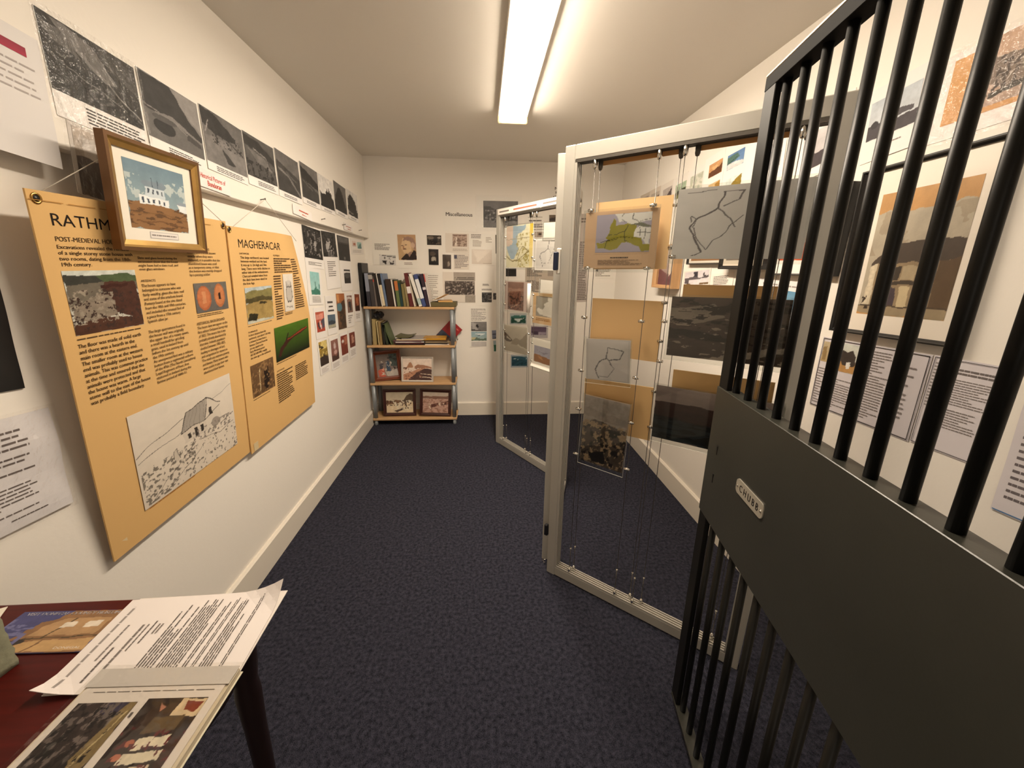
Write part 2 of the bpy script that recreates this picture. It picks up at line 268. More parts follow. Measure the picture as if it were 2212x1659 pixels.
('LL', 'typed_sheet', 'sheet', 'typed white sheet in wavy plastic below the black poster', (0.8515, 0.9918), 0.3, 0.257, -0.0617, 0.003, 0.0012, '#dedadb', 'paper', 2, [('ln', (0.1, 0.1, 0.82, 0.3), 4, '#6a605c', 0.9), ('ln', (0.1, 0.34, 0.8, 0.56), 5, '#6a605c', 0.9), ('ln', (0.1, 0.6, 0.8, 0.86), 8, '#6a605c', 0.9), ('ln', (0.55, 0.89, 0.82, 0.92), 1, '#6a605c', 0.9)]),
('LL', 'laminated_photograph', 'photograph', 'photograph of a huddled crowd with bright streaks, beside the tan Magheracar panel', (2.7613, 1.5798), 0.2871, 0.2468, -0.0384, 0.0025, 0.0012, '#ece8e4', 'paper', 0, [('im', (0, 0, 0.98, 0.76), 26, 46, [('g', 56, 44), ('b', 150, 0.62, 11, 5, 0.05, 0.1, 0.95, 0.9), ('e', 190, 0.62, 0.5, 0.05, 0.1), ('e', 170, 0.8, 0.85, 0.05, 0.12), ('l', 180, 0.03, [0.05, 0.6, 0.1, 0.95]), ('b', 20, 0.6, 7, 5, 0, 0, 1, 1), ('n', 0.4, 9, 7)]), ('ln', (0.15, 0.84, 0.9, 0.93), 3, '#8a8480', 1.4)]),
('LL', 'laminated_photograph', 'photograph', 'photograph of dark figures before a white gown over a typed page, second under the ledge', (3.0514, 1.5106), 0.2698, 0.3882, 0.0212, 0.0025, 0.0012, '#ece8e4', 'paper', 0, [('im', (0, 0, 1, 0.43), 21, 37, [('g', 70, 50), ('e', 200, 0.42, 0.55, 0.2, 0.3), ('e', 180, 0.6, 0.75, 0.25, 0.15), ('p', 130, [0.3, 0.8, 0.7, 0.75, 0.75, 1, 0.3, 1]), ('b', 24, 0.55, 9, 5, 0, 0, 1, 1), ('n', 0.3, 9, 8)]), ('ln', (0.2, 0.5, 0.8, 0.78), 8, '#7a7470', 1)]),
('LL', 'laminated_photograph', 'photograph', 'photograph of a dark doorway over a smaller arch print, third under the ledge', (3.3503, 1.4937), 0.268, 0.4103, -0.0111, 0.0025, 0.0012, '#ece8e4', 'paper', 0, [('im', (0, 0, 1, 0.44), 16, 35, [('g', 84, 48), ('p', 110, [0.1, 0.04, 0.9, 0.04, 0.9, 0.25, 0.1, 0.25]), ('p', 50, [0.05, 0.3, 0.95, 0.3, 0.95, 1, 0.1, 1]), ('e', 130, 0.5, 0.9, 0.06, 0.06), ('n', 0.35, 8, 8)]), ('im', (0.3, 0.6, 0.85, 0.86), 9, 21, [('g', 60, 56), ('p', '#e0dcd8', [0, 0.14, 1, 0.14, 1, 0.24, 0, 0.24]), ('e', 90, 0.5, 0.45, 0.4, 0.2), ('n', 0.3, 6, 6)])]),
('LL', 'postcard_sheet', 'sheet', 'small sheet with two faded colour prints, last under the ledge near the corner', (3.71, 1.6445), 0.3541, 0.1265, 0.0378, 0.0025, 0.0012, '#e2dcd6', 'paper', 0, [('im', (0.1, 0.15, 0.4, 0.5), 6, 8, [('g', '#d8c8c0', '#c8b8b0'), ('e', '#a86850', 0.6, 0.6, 0.3, 0.25)]), ('im', (0.5, 0.2, 0.85, 0.62), 6, 10, [('g', '#9cc0bc', '#88aca8'), ('p', '#5c7c78', [0, 1, 0.6, 0.3, 1, 0.2, 1, 1])]), ('ln', (0.1, 0.7, 0.85, 0.9), 3, '#b0a8a0', 1)]),
('LL', 'postcard_sheet', 'sheet', 'sheet with a tall turquoise print of a pointed spire over the water', (2.715, 1.3422), 0.2197, 0.2302, -0.0656, 0.0025, 0.0012, '#ece8e4', 'paper', 0, [('im', (0.2, 0.1, 0.85, 0.72), 13, 33, [('g', '#8fc4c4', '#a8d0cc'), ('p', '#3e7a6a', [0, 0.82, 0.3, 0.78, 0.5, 0.7, 0.7, 0.74, 1, 0.8, 1, 1, 0, 1]), ('p', '#4a7c78', [0.5, 0.35, 0.56, 0.62, 0.66, 0.7, 0.4, 0.72, 0.45, 0.62]), ('p', '#4e8c88', [0.85, 0.5, 1, 0.52, 1, 0.75, 0.85, 0.75]), ('n', 0.15, 6, 8)]), ('ln', (0.22, 0.76, 0.85, 0.94), 5, '#8a8480', 1.1)]),
('LL', 'postcard_sheet', 'sheet', 'sheet with a red bar scene print, beside the green rifle picture of the Magheracar panel', (2.7315, 1.1062), 0.1758, 0.205, -0.0369, 0.0025, 0.0012, '#ece8e4', 'paper', 0, [('im', (0.12, 0.14, 0.9, 0.78), 12, 29, [('g', '#b85a44', '#a8402e'), ('p', '#d89080', [0.05, 0.15, 0.9, 0.05, 0.9, 0.35, 0.1, 0.4]), ('p', '#4a4c5c', [0.6, 0.45, 1, 0.3, 1, 0.8, 0.7, 0.85]), ('p', '#e8e4e4', [0.38, 0.45, 0.5, 0.45, 0.6, 0.85, 0.48, 0.86]), ('p', '#3c3238', [0.1, 0.5, 0.35, 0.5, 0.4, 0.9, 0.2, 0.8]), ('n', 0.3, 7, 7)])]),
('LL', 'postcard_sheet', 'sheet', 'sheet with three dark captions over a slate blue landscape print', (2.9382, 1.1351), 0.1824, 0.2701, -0.0541, 0.0025, 0.0012, '#ece8e4', 'paper', 0, [('ln', (0.2, 0.12, 0.8, 0.2), 1, '#4a4442', 2), ('ln', (0.3, 0.24, 0.75, 0.3), 1, '#4a4442', 2), ('ln', (0.2, 0.34, 0.85, 0.41), 1, '#4a4442', 2), ('im', (0.12, 0.48, 0.88, 0.83), 11, 19, [('g', '#5a6c7e', '#52606c'), ('p', '#36404a', [0, 0.5, 0.5, 0.4, 1, 0.55, 1, 0.75, 0, 0.7]), ('p', '#a8a490', [0, 0.78, 1, 0.7, 1, 1, 0, 1]), ('n', 0.15, 5, 5)])]),
('LL', 'mural_print', 'print', 'tall narrow print with an orange top over a dark figure', (3.1532, 1.1436), 0.1799, 0.2657, -0.0445, 0.0025, 0.0012, '#ece8e4', 'photo', 0, [('im', (0, 0, 1, 1), 12, 51, [('g', '#b06c3e', '#4a3a30'), ('p', '#d89860', [0.05, 0.02, 0.3, 0.02, 0.35, 0.25, 0.1, 0.25]), ('p', '#4a3428', [0.3, 0.3, 1, 0.15, 1, 1, 0.3, 1]), ('e', '#58828e', 0.3, 0.38, 0.3, 0.12), ('p', '#3a3028', [0.15, 0.5, 0.8, 0.5, 0.9, 0.95, 0.3, 0.97]), ('b', '#6a4c34', 0.6, 8, 12, 0, 0.5, 1, 1), ('n', 0.3, 6, 12)])]),
('LL', 'postcard_sheet', 'sheet', 'sheet with a faint brown shopfront print over two grey text blocks', (3.3512, 1.1361), 0.1839, 0.2713, -0.0345, 0.0025, 0.0012, '#ece8e4', 'paper', 0, [('im', (0.22, 0.08, 0.9, 0.58), 7, 25, [('g', '#8c6a5c', '#7a6258'), ('p', '#d8ccc4', [0.1, 0.05, 0.9, 0.1, 0.9, 0.22, 0.1, 0.2]), ('p', '#40383a', [0.3, 0.35, 0.7, 0.35, 0.75, 0.9, 0.35, 0.9]), ('n', 0.3, 5, 8)]), ('ln', (0.2, 0.64, 0.9, 0.9), 4, '#b0a8a4', 1.5)]),
('LL', 'postcard_sheet', 'sheet', 'sheet with a rust red doorway print, nearest the black binder on the bookcase', (3.5528, 1.143), 0.1712, 0.2494, -0.0572, 0.0025, 0.0012, '#ece8e4', 'paper', 0, [('im', (0.15, 0.07, 0.95, 0.64), 7, 24, [('g', '#8c4c34', '#6a3424'), ('p', '#b47050', [0.3, 0.2, 0.8, 0.15, 0.75, 0.7, 0.35, 0.7]), ('p', '#38241e', [0.1, 0.7, 0.9, 0.65, 0.9, 1, 0.15, 1]), ('n', 0.3, 5, 8)]), ('ln', (0.2, 0.72, 0.9, 0.9), 3, '#c0b8b4', 1.5)]),
('LL', 'postcard_sheet', 'sheet', 'lowest row sheet with a yellow and dark thatched interior print', (2.7235, 0.8818), 0.1676, 0.2341, -0.0262, 0.0025, 0.0012, '#ece8e4', 'paper', 0, [('im', (0.1, 0.06, 0.95, 0.76), 13, 36, [('g', '#b4963c', '#3a2c26'), ('p', '#d8c47c', [0.3, 0.0, 1, 0.0, 1, 0.3, 0.4, 0.35]), ('p', '#3c3224', [0.0, 0.1, 0.3, 0.15, 0.6, 0.3, 0.1, 0.3]), ('p', '#342824', [0, 0.65, 0.5, 0.55, 1, 0.7, 1, 1, 0, 1]), ('b', '#e0c878', 0.62, 5, 9, 0, 0, 1, 0.6), ('n', 0.35, 7, 8)]), ('ln', (0.15, 0.82, 0.9, 0.97), 4, '#c4bcb8', 1.5)]),
('LL', 'postcard_sheet', 'sheet', 'lowest row sheet with a pink brown print of a lit display', (2.9322, 0.8649), 0.1789, 0.2367, -0.0245, 0.0025, 0.0012, '#ece8e4', 'paper', 0, [('im', (0.12, 0.1, 0.92, 0.74), 11, 30, [('g', '#8a6258', '#7a4c44'), ('e', '#c8b4b0', 0.5, 0.3, 0.12, 0.18), ('e', '#c09c94', 0.55, 0.6, 0.2, 0.1), ('p', '#4a342e', [0, 0.7, 0.6, 0.8, 1, 0.6, 1, 1, 0, 1]), ('n', 0.35, 6, 7)]), ('ln', (0.15, 0.8, 0.9, 0.95), 4, '#c4bcb8', 1.5)]),
('LL', 'postcard_sheet', 'sheet', 'lowest row sheet with a red print and a white square in it', (3.1366, 0.8639), 0.178, 0.2383, -0.0357, 0.0025, 0.0012, '#ece8e4', 'paper', 0, [('im', (0.12, 0.1, 0.95, 0.72), 11, 28, [('g', '#843a2c', '#6e3428'), ('e', '#d8d0cc', 0.3, 0.3, 0.14, 0.08), ('p', '#a86a54', [0.5, 0.1, 0.95, 0.05, 0.95, 0.5, 0.6, 0.5]), ('n', 0.35, 6, 7)]), ('ln', (0.15, 0.78, 0.9, 0.94), 4, '#c4bcb8', 1.5)]),
('LL', 'postcard_sheet', 'sheet', 'lowest row sheet with a maroon print, beside the bookcase post', (3.3367, 0.8608), 0.1719, 0.2311, -0.0385, 0.0025, 0.0012, '#ece8e4', 'paper', 0, [('im', (0.12, 0.1, 0.92, 0.62), 8, 21, [('g', '#7c4034', '#64342c'), ('p', '#b88878', [0.3, 0.2, 0.7, 0.15, 0.75, 0.75, 0.4, 0.7]), ('n', 0.35, 6, 7)]), ('ln', (0.15, 0.7, 0.9, 0.92), 4, '#c4bcb8', 1.5)]),
('B', 'typed_sheet', 'sheet', 'laminated typed sheet with a small white house print at its foot', (-0.9059, 1.6416), 0.2079, 0.2869, -0.0176, 0.0025, 0.0012, '#eae5dc', 'paper', 0, [('ln', (0.1, 0.34, 0.78, 0.54), 6, '#8a8480', 1.6), ('im', (0.28, 0.68, 1, 0.99), 24, 14, [('g', '#d8d4d0', '#ccc8c4'), ('p', '#b0aca8', [0, 0, 1, 0.02, 1, 0.25]), ('l', '#38302c', 0.05, [0, 0.02, 1, 0.26]), ('p', '#6a6460', [0.28, 0.2, 0.34, 0.2, 0.36, 0.42, 0.3, 0.42]), ('p', '#6a6460', [0.58, 0.28, 0.65, 0.28, 0.66, 0.5, 0.6, 0.5]), ('p', '#241e1c', [0.15, 0.6, 0.45, 0.6, 0.42, 0.95, 0.33, 0.95]), ('p', '#241e1c', [0.58, 0.6, 0.66, 0.75, 0.8, 0.8, 0.82, 0.55, 0.88, 0.6, 0.86, 0.95, 0.66, 0.95]), ('n', 0.12, 6, 6)])]),
('B', 'portrait_sheet', 'portrait', 'sepia portrait of an old woman in profile wearing black', (-0.6936, 1.6257), 0.1761, 0.3072, 0.0095, 0.0025, 0.0012, '#eae5dc', 'paper', 0, [('im', (0.03, 0.03, 0.97, 0.76), 26, 36, [('g', '#b8926c', '#c0a078'), ('p', '#d8b890', [0.2, 0.35, 0.3, 0.15, 0.55, 0.12, 0.75, 0.3, 0.72, 0.68, 0.5, 0.8, 0.3, 0.72, 0.18, 0.55]), ('p', '#9c7c6c', [0.35, 0.1, 0.6, 0.05, 0.88, 0.14, 1, 0.35, 1, 0.55, 0.9, 0.62, 0.82, 0.45, 0.7, 0.28, 0.5, 0.22, 0.3, 0.24]), ('p', '#c8a890', [0.7, 0.35, 0.85, 0.3, 0.95, 0.42, 0.85, 0.52, 0.72, 0.48]), ('p', '#2a1c18', [0.12, 1, 0.25, 0.85, 0.45, 0.74, 0.52, 0.78, 0.6, 0.88, 0.75, 0.72, 0.85, 0.6, 1, 0.65, 1, 1]), ('p', '#a08070', [0.5, 0.74, 0.75, 0.62, 0.7, 0.78, 0.6, 0.88]), ('e', '#5a3c30', 0.24, 0.43, 0.06, 0.025), ('e', '#5a3c30', 0.44, 0.405, 0.07, 0.02), ('e', '#70503e', 0.36, 0.57, 0.12, 0.03), ('e', '#a87c5c', 0.3, 0.5, 0.03, 0.06), ('n', 0.1, 8, 10)]), ('ln', (0.3, 0.82, 0.75, 0.9), 2, '#a09084', 1.3)]),
('B', 'photograph', 'photograph', 'small dark photograph wider than tall, highest beside the old woman portrait', (-0.4425, 1.7266), 0.1383, 0.0913, -0.0038, 0.0025, 0.0012, '#eae5dc', 'photo', 0, [('im', (0.02, 0.03, 0.98, 0.97), 21, 14, [('g', '#30281f', '#2c2622'), ('e', '#6a5e52', 0.25, 0.25, 0.25, 0.15), ('e', '#a49a90', 0.85, 0.25, 0.12, 0.1), ('p', '#0f0b0a', [0.2, 0.45, 0.7, 0.35, 0.75, 0.9, 0.3, 0.9]), ('b', '#605448', 0.65, 7, 5, 0, 0, 1, 1), ('n', 0.4, 7, 5)])]),
('B', 'photograph', 'photograph', 'dark upright photograph of a seated person in a pale blouse', (-0.4528, 1.5765), 0.0968, 0.1473, -0.0172, 0.0025, 0.0012, '#eae5dc', 'photo', 0, [('im', (0.03, 0.02, 0.97, 0.98), 14, 23, [('g', '#241c18', '#1c1613'), ('e', '#a49a8c', 0.5, 0.62, 0.26, 0.16), ('e', '#4c4038', 0.4, 0.3, 0.3, 0.15), ('p', '#0d0908', [0, 0.85, 0.5, 0.7, 1, 0.8, 1, 1, 0, 1]), ('n', 0.35, 6, 8)])]),
('B', 'photograph', 'photograph', 'small brownish upright photograph below the Miscellaneous sign', (-0.3311, 1.5359), 0.0845, 0.1339, -0.0222, 0.0025, 0.0012, '#eae5dc', 'photo', 0, [('im', (0.03, 0.02, 0.97, 0.98), 12, 20, [('g', '#4a4038', '#40362f'), ('e', '#8c8074', 0.7, 0.65, 0.14, 0.18), ('n', 0.4, 6, 8)])]),
('B', 'typed_sheet', 'sheet', 'sheet with a small pinkish newspaper cutting below the Miscellaneous sign', (-0.2292, 1.7048), 0.2171, 0.1717, -0.0051, 0.0025, 0.0012, '#ded4c8', 'paper', 0, [('im', (0.3, 0.05, 0.92, 0.68), 21, 18, [('g', '#b49c8c', '#b8a494'), ('p', '#7c6458', [0, 0, 0.98, 0.0, 0.98, 0.12, 0, 0.12]), ('b', '#806a5e', 0.5, 5, 6, 0, 0.25, 0.98, 0.98), ('p', '#e4d6c8', [0.22, 0.2, 0.3, 0.2, 0.28, 1, 0.18, 1]), ('n', 0.15, 8, 8)]), ('ln', (0.3, 0.78, 0.95, 0.92), 2, '#b8aca0', 1.5)]),
('B', 'typed_sheet', 'sheet', 'sheet of four grey text paragraphs with a dark initial, above the newspaper group photograph', (-0.1929, 1.5421), 0.1437, 0.1424, -0.002, 0.0025, 0.0012, '#ded4c8', 'paper', 0, [('ln', (0.05, 0.08, 0.95, 0.95), 9, '#988e88', 1.7), ('im', (0.02, 0.1, 0.2, 0.34), 6, 6, [('g', '#4a4a5a', '#4a4a5a')])]),
('B', 'typed_sheet', 'sheet', 'pale sheet with headings over a faint curled page, beside the first display post', (-0.0007, 1.6525), 0.2373, 0.2814, -0.0075, 0.0025, 0.0012, '#eae5dc', 'paper', 0, [('ln', (0.08, 0.02, 0.5, 0.16), 3, '#8a8078', 1.4), ('ln', (0.14, 0.2, 0.5, 0.42), 6, '#a89c90', 1.2), ('ln', (0.66, 0.1, 0.92, 0.28), 4, '#a89c90', 1.2), ('im', (0.1, 0.5, 0.9, 0.97), 29, 21, [('g', '#ddd2c6', '#d6cabd'), ('l', '#b8aca0', 0.02, [0, 0.98, 0.98, 0.95]), ('p', '#e4dace', [0.05, 0.05, 0.95, 0.05, 0.3, 0.9]), ('n', 0.05, 4, 4)])]),
('B', 'paper_sign', 'sign', 'white paper sign reading Miscellaneous', (-0.1986, 1.9106), 0.3157, 0.2103, -0.0064, 0.002, 0.0012, '#eae5dc', 'paper', 0, [('tx', (0.09, 0.22, 0.86, 0.37), 'Miscellaneous', '#2a1c18', 1)]),
('B', 'laminated_photograph', 'photograph', 'group photograph in a glinting plastic wallet, above the far display frame', (0.1557, 1.9694), 0.4001, 0.2892, 0.007, 0.0025, 0.0012, '#eae5dc', 'paper', 1, [('im', (0.15, 0.13, 0.95, 0.92), 50, 38, [('g', 120, 110), ('p', 66, [0, 0.22, 0.2, 0.2, 0.35, 0.32, 1, 0.25, 1, 0.75, 0, 0.72]), ('p', 112, [0, 0.75, 1, 0.85, 1, 1, 0, 1]), ('b', 150, 0.6, 18, 9, 0.05, 0.35, 0.98, 0.8), ('b', 40, 0.6, 12, 8, 0.0, 0.3, 1, 0.8), ('n', 0.3, 9, 8)])]),
('B', 'newspaper_cutting', 'cutting', 'grey newspaper cutting with headline over a row of people', (-0.2198, 1.301), 0.3056, 0.284, -0.0013, 0.0025, 0.0012, '#ddd3c7', 'paper', 0, [('im', (0.33, 0.0, 1, 0.28), 30, 12, [('g', '#a89c90', '#a49a8e'), ('L', '#4c4440', 0.05, 0.55, 0.95, 0.95, 2), ('n', 0.12, 8, 6)]), ('im', (0.05, 0.29, 0.98, 0.74), 42, 19, [('g', '#544a44', '#4a403a'), ('b', '#a0948a', 0.6, 12, 6, 0, 0.05, 1, 1), ('b', '#2c2422', 0.66, 10, 6, 0, 0, 1, 1), ('n', 0.3, 12, 8)]), ('im', (0.68, 0.75, 1, 0.99), 14, 10, [('g', '#a0968a', '#988e82'), ('n', 0.3, 9, 9)])]),
('B', 'typed_sheet', 'sheet', 'typed list half hidden behind the row of books', (-0.502, 1.299), 0.2365, 0.2719, -0.0174, 0.002, 0.0012, '#eae5dc', 'paper', 0, [('ln', (0.45, 0.06, 0.85, 0.92), 13, '#aaa096', 1)]),
('B', 'typed_sheet', 'sheet', 'sheet with two dark street prints under short headings, beside the first display post', (0.0694, 1.2489), 0.2293, 0.2373, 0.0042, 0.0025, 0.0012, '#eae5dc', 'paper', 0, [('ln', (0.22, 0.12, 0.5, 0.2), 2, '#5a504a', 1.5), ('ln', (0.18, 0.32, 0.62, 0.38), 2, '#5a504a', 1.5), ('im', (0.18, 0.46, 0.6, 0.86), 14, 14, [('g', 110, 90), ('b', 44, 0.5, 6, 6, 0, 0.1, 1, 1), ('l', 170, 0.05, [0, 0.75, 1, 0.7]), ('n', 0.3, 7, 7)]), ('im', (0.66, 0.48, 0.98, 0.75), 10, 9, [('g', 80, 70), ('b', 160, 0.6, 5, 5, 0, 0.0, 1, 1), ('n', 0.3, 7, 7)])]),
('B', 'surfing_sheet', 'sheet', 'long sheet with text over a grey surfer print and a blue wave print', (-0.0346, 0.9253), 0.1832, 0.4038, 0.0028, 0.0025, 0.0012, '#eae5dc', 'paper', 0, [('ln', (0.09, 0.06, 0.9, 0.36), 12, '#8c8480', 1.2), ('im', (0.08, 0.38, 0.92, 0.61), 22, 13, [('g', 150, 130), ('p', 190, [0, 0.05, 0.3, 0.1, 0.5, 0.9, 0.1, 0.95]), ('p', '#1a1614', [0.28, 0.35, 0.4, 0.25, 0.48, 0.45, 0.44, 0.7, 0.36, 0.62]), ('p', 84, [0, 0.75, 0.5, 0.9, 0.9, 1, 0, 1]), ('n', 0.2, 6, 5)]), ('im', (0.08, 0.62, 0.92, 0.85), 22, 13, [('g', '#8ca8b4', '#9cb0ac'), ('p', '#5c6c5c', [0, 0.85, 0.3, 0.6, 0.6, 0.8, 1, 0.7, 1, 1, 0, 1]), ('p', '#dce4e4', [0.2, 0.2, 0.9, 0.25, 0.6, 0.45]), ('e', '#384858', 0.5, 0.4, 0.12, 0.06), ('p', '#b8b088', [0, 0.6, 0.3, 0.65, 0.15, 0.9, 0, 0.9]), ('n', 0.2, 8, 6)]), ('im', (0.08, 0.87, 0.9, 0.99), 21, 7, [('g', '#c4beba', '#bcb6b2'), ('n', 0.12, 6, 4)])]),
('B', 'postcard_sheet', 'sheet', 'sheet with two blue and green sea prints beside the first display post', (0.1346, 0.7918), 0.1095, 0.2612, 0.0651, 0.0025, 0.0012, '#eae5dc', 'paper', 0, [('im', (0.18, 0.12, 0.98, 0.45), 13, 12, [('g', '#8c94ac', '#6c7488'), ('p', '#2c2c38', [0, 0.45, 1, 0.4, 1, 0.55, 0, 0.5]), ('p', '#101418', [0, 0.95, 1, 0.85, 1, 1, 0, 1]), ('n', 0.12, 4, 5)]), ('im', (0.25, 0.52, 0.98, 0.94), 12, 15, [('g', '#a4b4bc', '#8cacb4'), ('p', '#1e5c40', [0, 0.42, 1, 0.35, 1, 1, 0, 1]), ('n', 0.15, 4, 5)])]),
('B', 'paper_sign', 'sign', 'paper sign with the heading Great Northern Railway, high behind the middle display post', (0.7891, 2.1653), 0.3182, 0.2791, 0.0261, 0.002, 0.0012, '#eae5dc', 'paper', 0, [('tx', (0.2, 0.21, 0.55, 0.29), 'Great', '#3a2e2a', 1), ('tx', (0.135, 0.34, 0.7, 0.42), 'Northern', '#3a2e2a', 1), ('tx', (0.16, 0.47, 0.62, 0.56), 'Railway', '#3a2e2a', 1), ('tx', (0.09, 0.6, 0.74, 0.7), '(Donegal)', '#3a2e2a', 1)]),
('B', 'photograph', 'photograph', 'black upright photograph seen behind the far display frame, beside its post', (0.1692, 1.7019), 0.0895, 0.1773, 0.0179, 0.0025, 0.0012, '#eae5dc', 'paper', 0, [('im', (0.05, 0.03, 0.95, 0.97), 12, 26, [('g', '#3c3420', '#120d0b'), ('n', 0.4, 4, 6)])]),
('B', 'photograph', 'photograph', 'narrow maroon photograph behind the far display frame post', (0.1703, 1.4904), 0.0732, 0.1871, 0.0165, 0.0025, 0.0012, '#eae5dc', 'paper', 0, [('im', (0.1, 0.15, 0.9, 0.98), 9, 24, [('g', '#3a201c', '#1c0f0d'), ('n', 0.3, 4, 6)])]),
('B', 'photograph', 'photograph', 'small black print low behind the folded map in the far display frame', (0.2787, 1.4476), 0.1072, 0.0815, 0.0135, 0.0025, 0.0012, '#eae5dc', 'paper', 0, [('im', (0.03, 0.05, 0.97, 0.95), 15, 11, [('g', '#17110e', '#1a1310'), ('n', 0.5, 4, 3)])]),
('B', 'typed_sheet', 'sheet', 'notice of dated columns seen behind the far display frame beside the folded map', (0.5142, 1.8588), 0.2254, 0.2214, 0.0363, 0.0025, 0.0012, '#eae5dc', 'paper', 0, [('ln', (0.14, 0.08, 0.8, 0.12), 1, '#6e625a', 1.2), ('ln', (0.18, 0.2, 0.72, 0.28), 1, '#4c423c', 2), ('ln', (0.3, 0.36, 0.8, 0.52), 4, '#54483f', 1.6), ('ln', (0.3, 0.56, 0.85, 0.62), 1, '#6e625a', 1), ('im', (0.42, 0.68, 0.85, 0.9), 14, 8, [('g', '#a89888', '#a89888'), ('e', '#44382f', 0.5, 0.4, 0.16, 0.25)])]),
('B', 'photograph', 'photograph', 'small dark landscape photograph behind the middle display post', (0.7279, 1.9411), 0.204, 0.0666, 0.0293, 0.0025, 0.0012, '#eae5dc', 'photo', 0, [('im', (0.02, 0.04, 0.98, 0.96), 30, 10, [('g', '#6a5c4e', '#584a3f'), ('p', '#2e2420', [0, 0.5, 0.3, 0.3, 0.6, 0.5, 1, 0.4, 1, 0.8, 0, 0.8]), ('n', 0.3, 6, 4)])]),
('B', 'newspaper_cutting', 'cutting', 'dense grey newspaper column behind the far display frame', (0.5782, 1.3781), 0.3227, 0.2464, 0.0105, 0.0025, 0.0012, '#b9ac9c', 'paper', 0, [('ln', (0.05, 0.03, 0.55, 0.36), 9, '#665c55', 1.8), ('ln', (0.68, 0.06, 0.95, 0.34), 7, '#7c726a', 1.5), ('ln', (0.05, 0.5, 0.6, 0.95), 10, '#665c55', 1.9)]),
('B', 'newspaper_cutting', 'cutting', 'long newspaper column between the middle display post and the map board', (0.9529, 1.5805), 0.1299, 0.8107, 0.0485, 0.0025, 0.0012, '#b9aea6', 'paper', 0, [('ln', (0.1, 0.04, 0.9, 0.1), 2, '#6a5e58', 2), ('ln', (0.05, 0.3, 0.95, 0.98), 34, '#6a605c', 1.7)]),
('B', 'wave_print', 'print', 'framed green wave print behind the far display frame', (0.3573, 1.0054), 0.1688, 0.1098, 0.0024, 0.0025, 0.0012, '#bcc0c0', 'paper', 0, [('im', (0.06, 0.16, 0.94, 0.9), 21, 11, [('g', '#a8bcc0', '#8ca8a4'), ('p', '#1e4c40', [0, 0.3, 1, 0.25, 1, 1, 0, 1]), ('p', '#3c7068', [0, 0.1, 1, 0.08, 1, 0.35, 0, 0.3]), ('p', '#d4e0e0', [0.05, 0.4, 0.25, 0.45, 0.5, 0.5, 0.9, 0.4, 0.65, 0.6, 0.5, 0.92, 0.38, 0.7, 0.2, 0.5]), ('n', 0.2, 7, 5)])]),
('B', 'wave_print', 'print', 'framed purple seascape print behind the far display frame', (0.5717, 0.8757), 0.1747, 0.1241, -0.0079, 0.0025, 0.0012, '#b8b2b4', 'paper', 0, [('im', (0.03, 0.1, 0.9, 0.75), 21, 11, [('g', '#5c4a5e', '#6c5c70'), ('p', '#a094a4', [0, 0.7, 0.3, 0.6, 0.6, 0.65, 1, 0.7, 1, 1, 0, 1]), ('p', '#4a3a4c', [0, 0.5, 0.5, 0.6, 0.45, 0.95, 0.1, 0.9]), ('n', 0.2, 6, 5)])]),
('B', 'wave_print', 'print', 'framed teal sea print, lowest behind the far display frame', (0.3759, 0.5744), 0.1765, 0.1312, 0.0064, 0.0025, 0.0012, '#a8b4bc', 'paper', 0, [('im', (0.05, 0.12, 0.94, 0.88), 21, 13, [('g', '#2e5a6c', '#2a5464'), ('l', '#bcd0d4', 0.05, [0.15, 0.25, 0.4, 0.32]), ('l', '#bcd0d4', 0.05, [0.75, 0.3, 0.98, 0.28]), ('b', '#1e4250', 0.55, 4, 9, 0, 0.3, 1, 1), ('n', 0.2, 7, 9)])]),
('B', 'typed_sheet', 'sheet', 'framed certificate page seen through the near display frame', (1.1816, 1.4598), 0.1924, 0.1094, 0.0158, 0.0025, 0.0012, '#eae5dc', 'paper', 0, [('ln', (0.1, 0.1, 0.9, 0.85), 6, '#8c8478', 1.3), ('im', (0.12, 0.12, 0.24, 0.4), 6, 6, [('g', '#5c5650', '#5c5650')])]),
('B', 'photograph', 'photograph', 'pair of grey green scenes on one print seen under the map board', (1.5073, 1.4401), 0.3647, 0.1079, 0.0108, 0.0025, 0.0012, '#eae5dc', 'paper', 0, [('im', (0, 0.0, 0.46, 1), 24, 16, [('g', '#54463c', '#48443c'), ('p', '#b0a898', [0.25, 0.35, 0.9, 0.4, 0.9, 0.75, 0.25, 0.72]), ('n', 0.25, 5, 4)]), ('im', (0.48, 0.0, 1, 1), 28, 16, [('g', '#5c5a52', '#3a3832'), ('p', '#8c8a80', [0, 0.3, 0.7, 0.2, 0.7, 0.75, 0, 0.7]), ('n', 0.25, 5, 4)])]),
('B', 'laminated_photograph', 'photograph', 'white sheet with a pale house drawing and two red lines, low on the end wall', (1.4553, 1.2528), 0.7827, 0.2055, -0.0182, 0.0025, 0.0012, '#eae5dc', 'paper', 0, [('ln', (0.61, 0.2, 0.8, 0.36), 1, '#c04038', 2), ('ln', (0.62, 0.52, 0.79, 0.7), 1, '#c04038', 2), ('im', (0.38, 0.2, 0.56, 0.9), 19, 21, [('g', '#dcd6d2', '#d4ccc6'), ('p', '#b8b2ae', [0.1, 0.7, 0.5, 0.3, 0.9, 0.2, 0.9, 0.9, 0.1, 0.9]), ('p', '#4c443e', [0.52, 0.75, 0.72, 0.7, 0.7, 1, 0.5, 1]), ('l', '#8c8682', 0.03, [0.2, 0.5, 0.55, 0.3]), ('n', 0.06, 5, 5)])]),
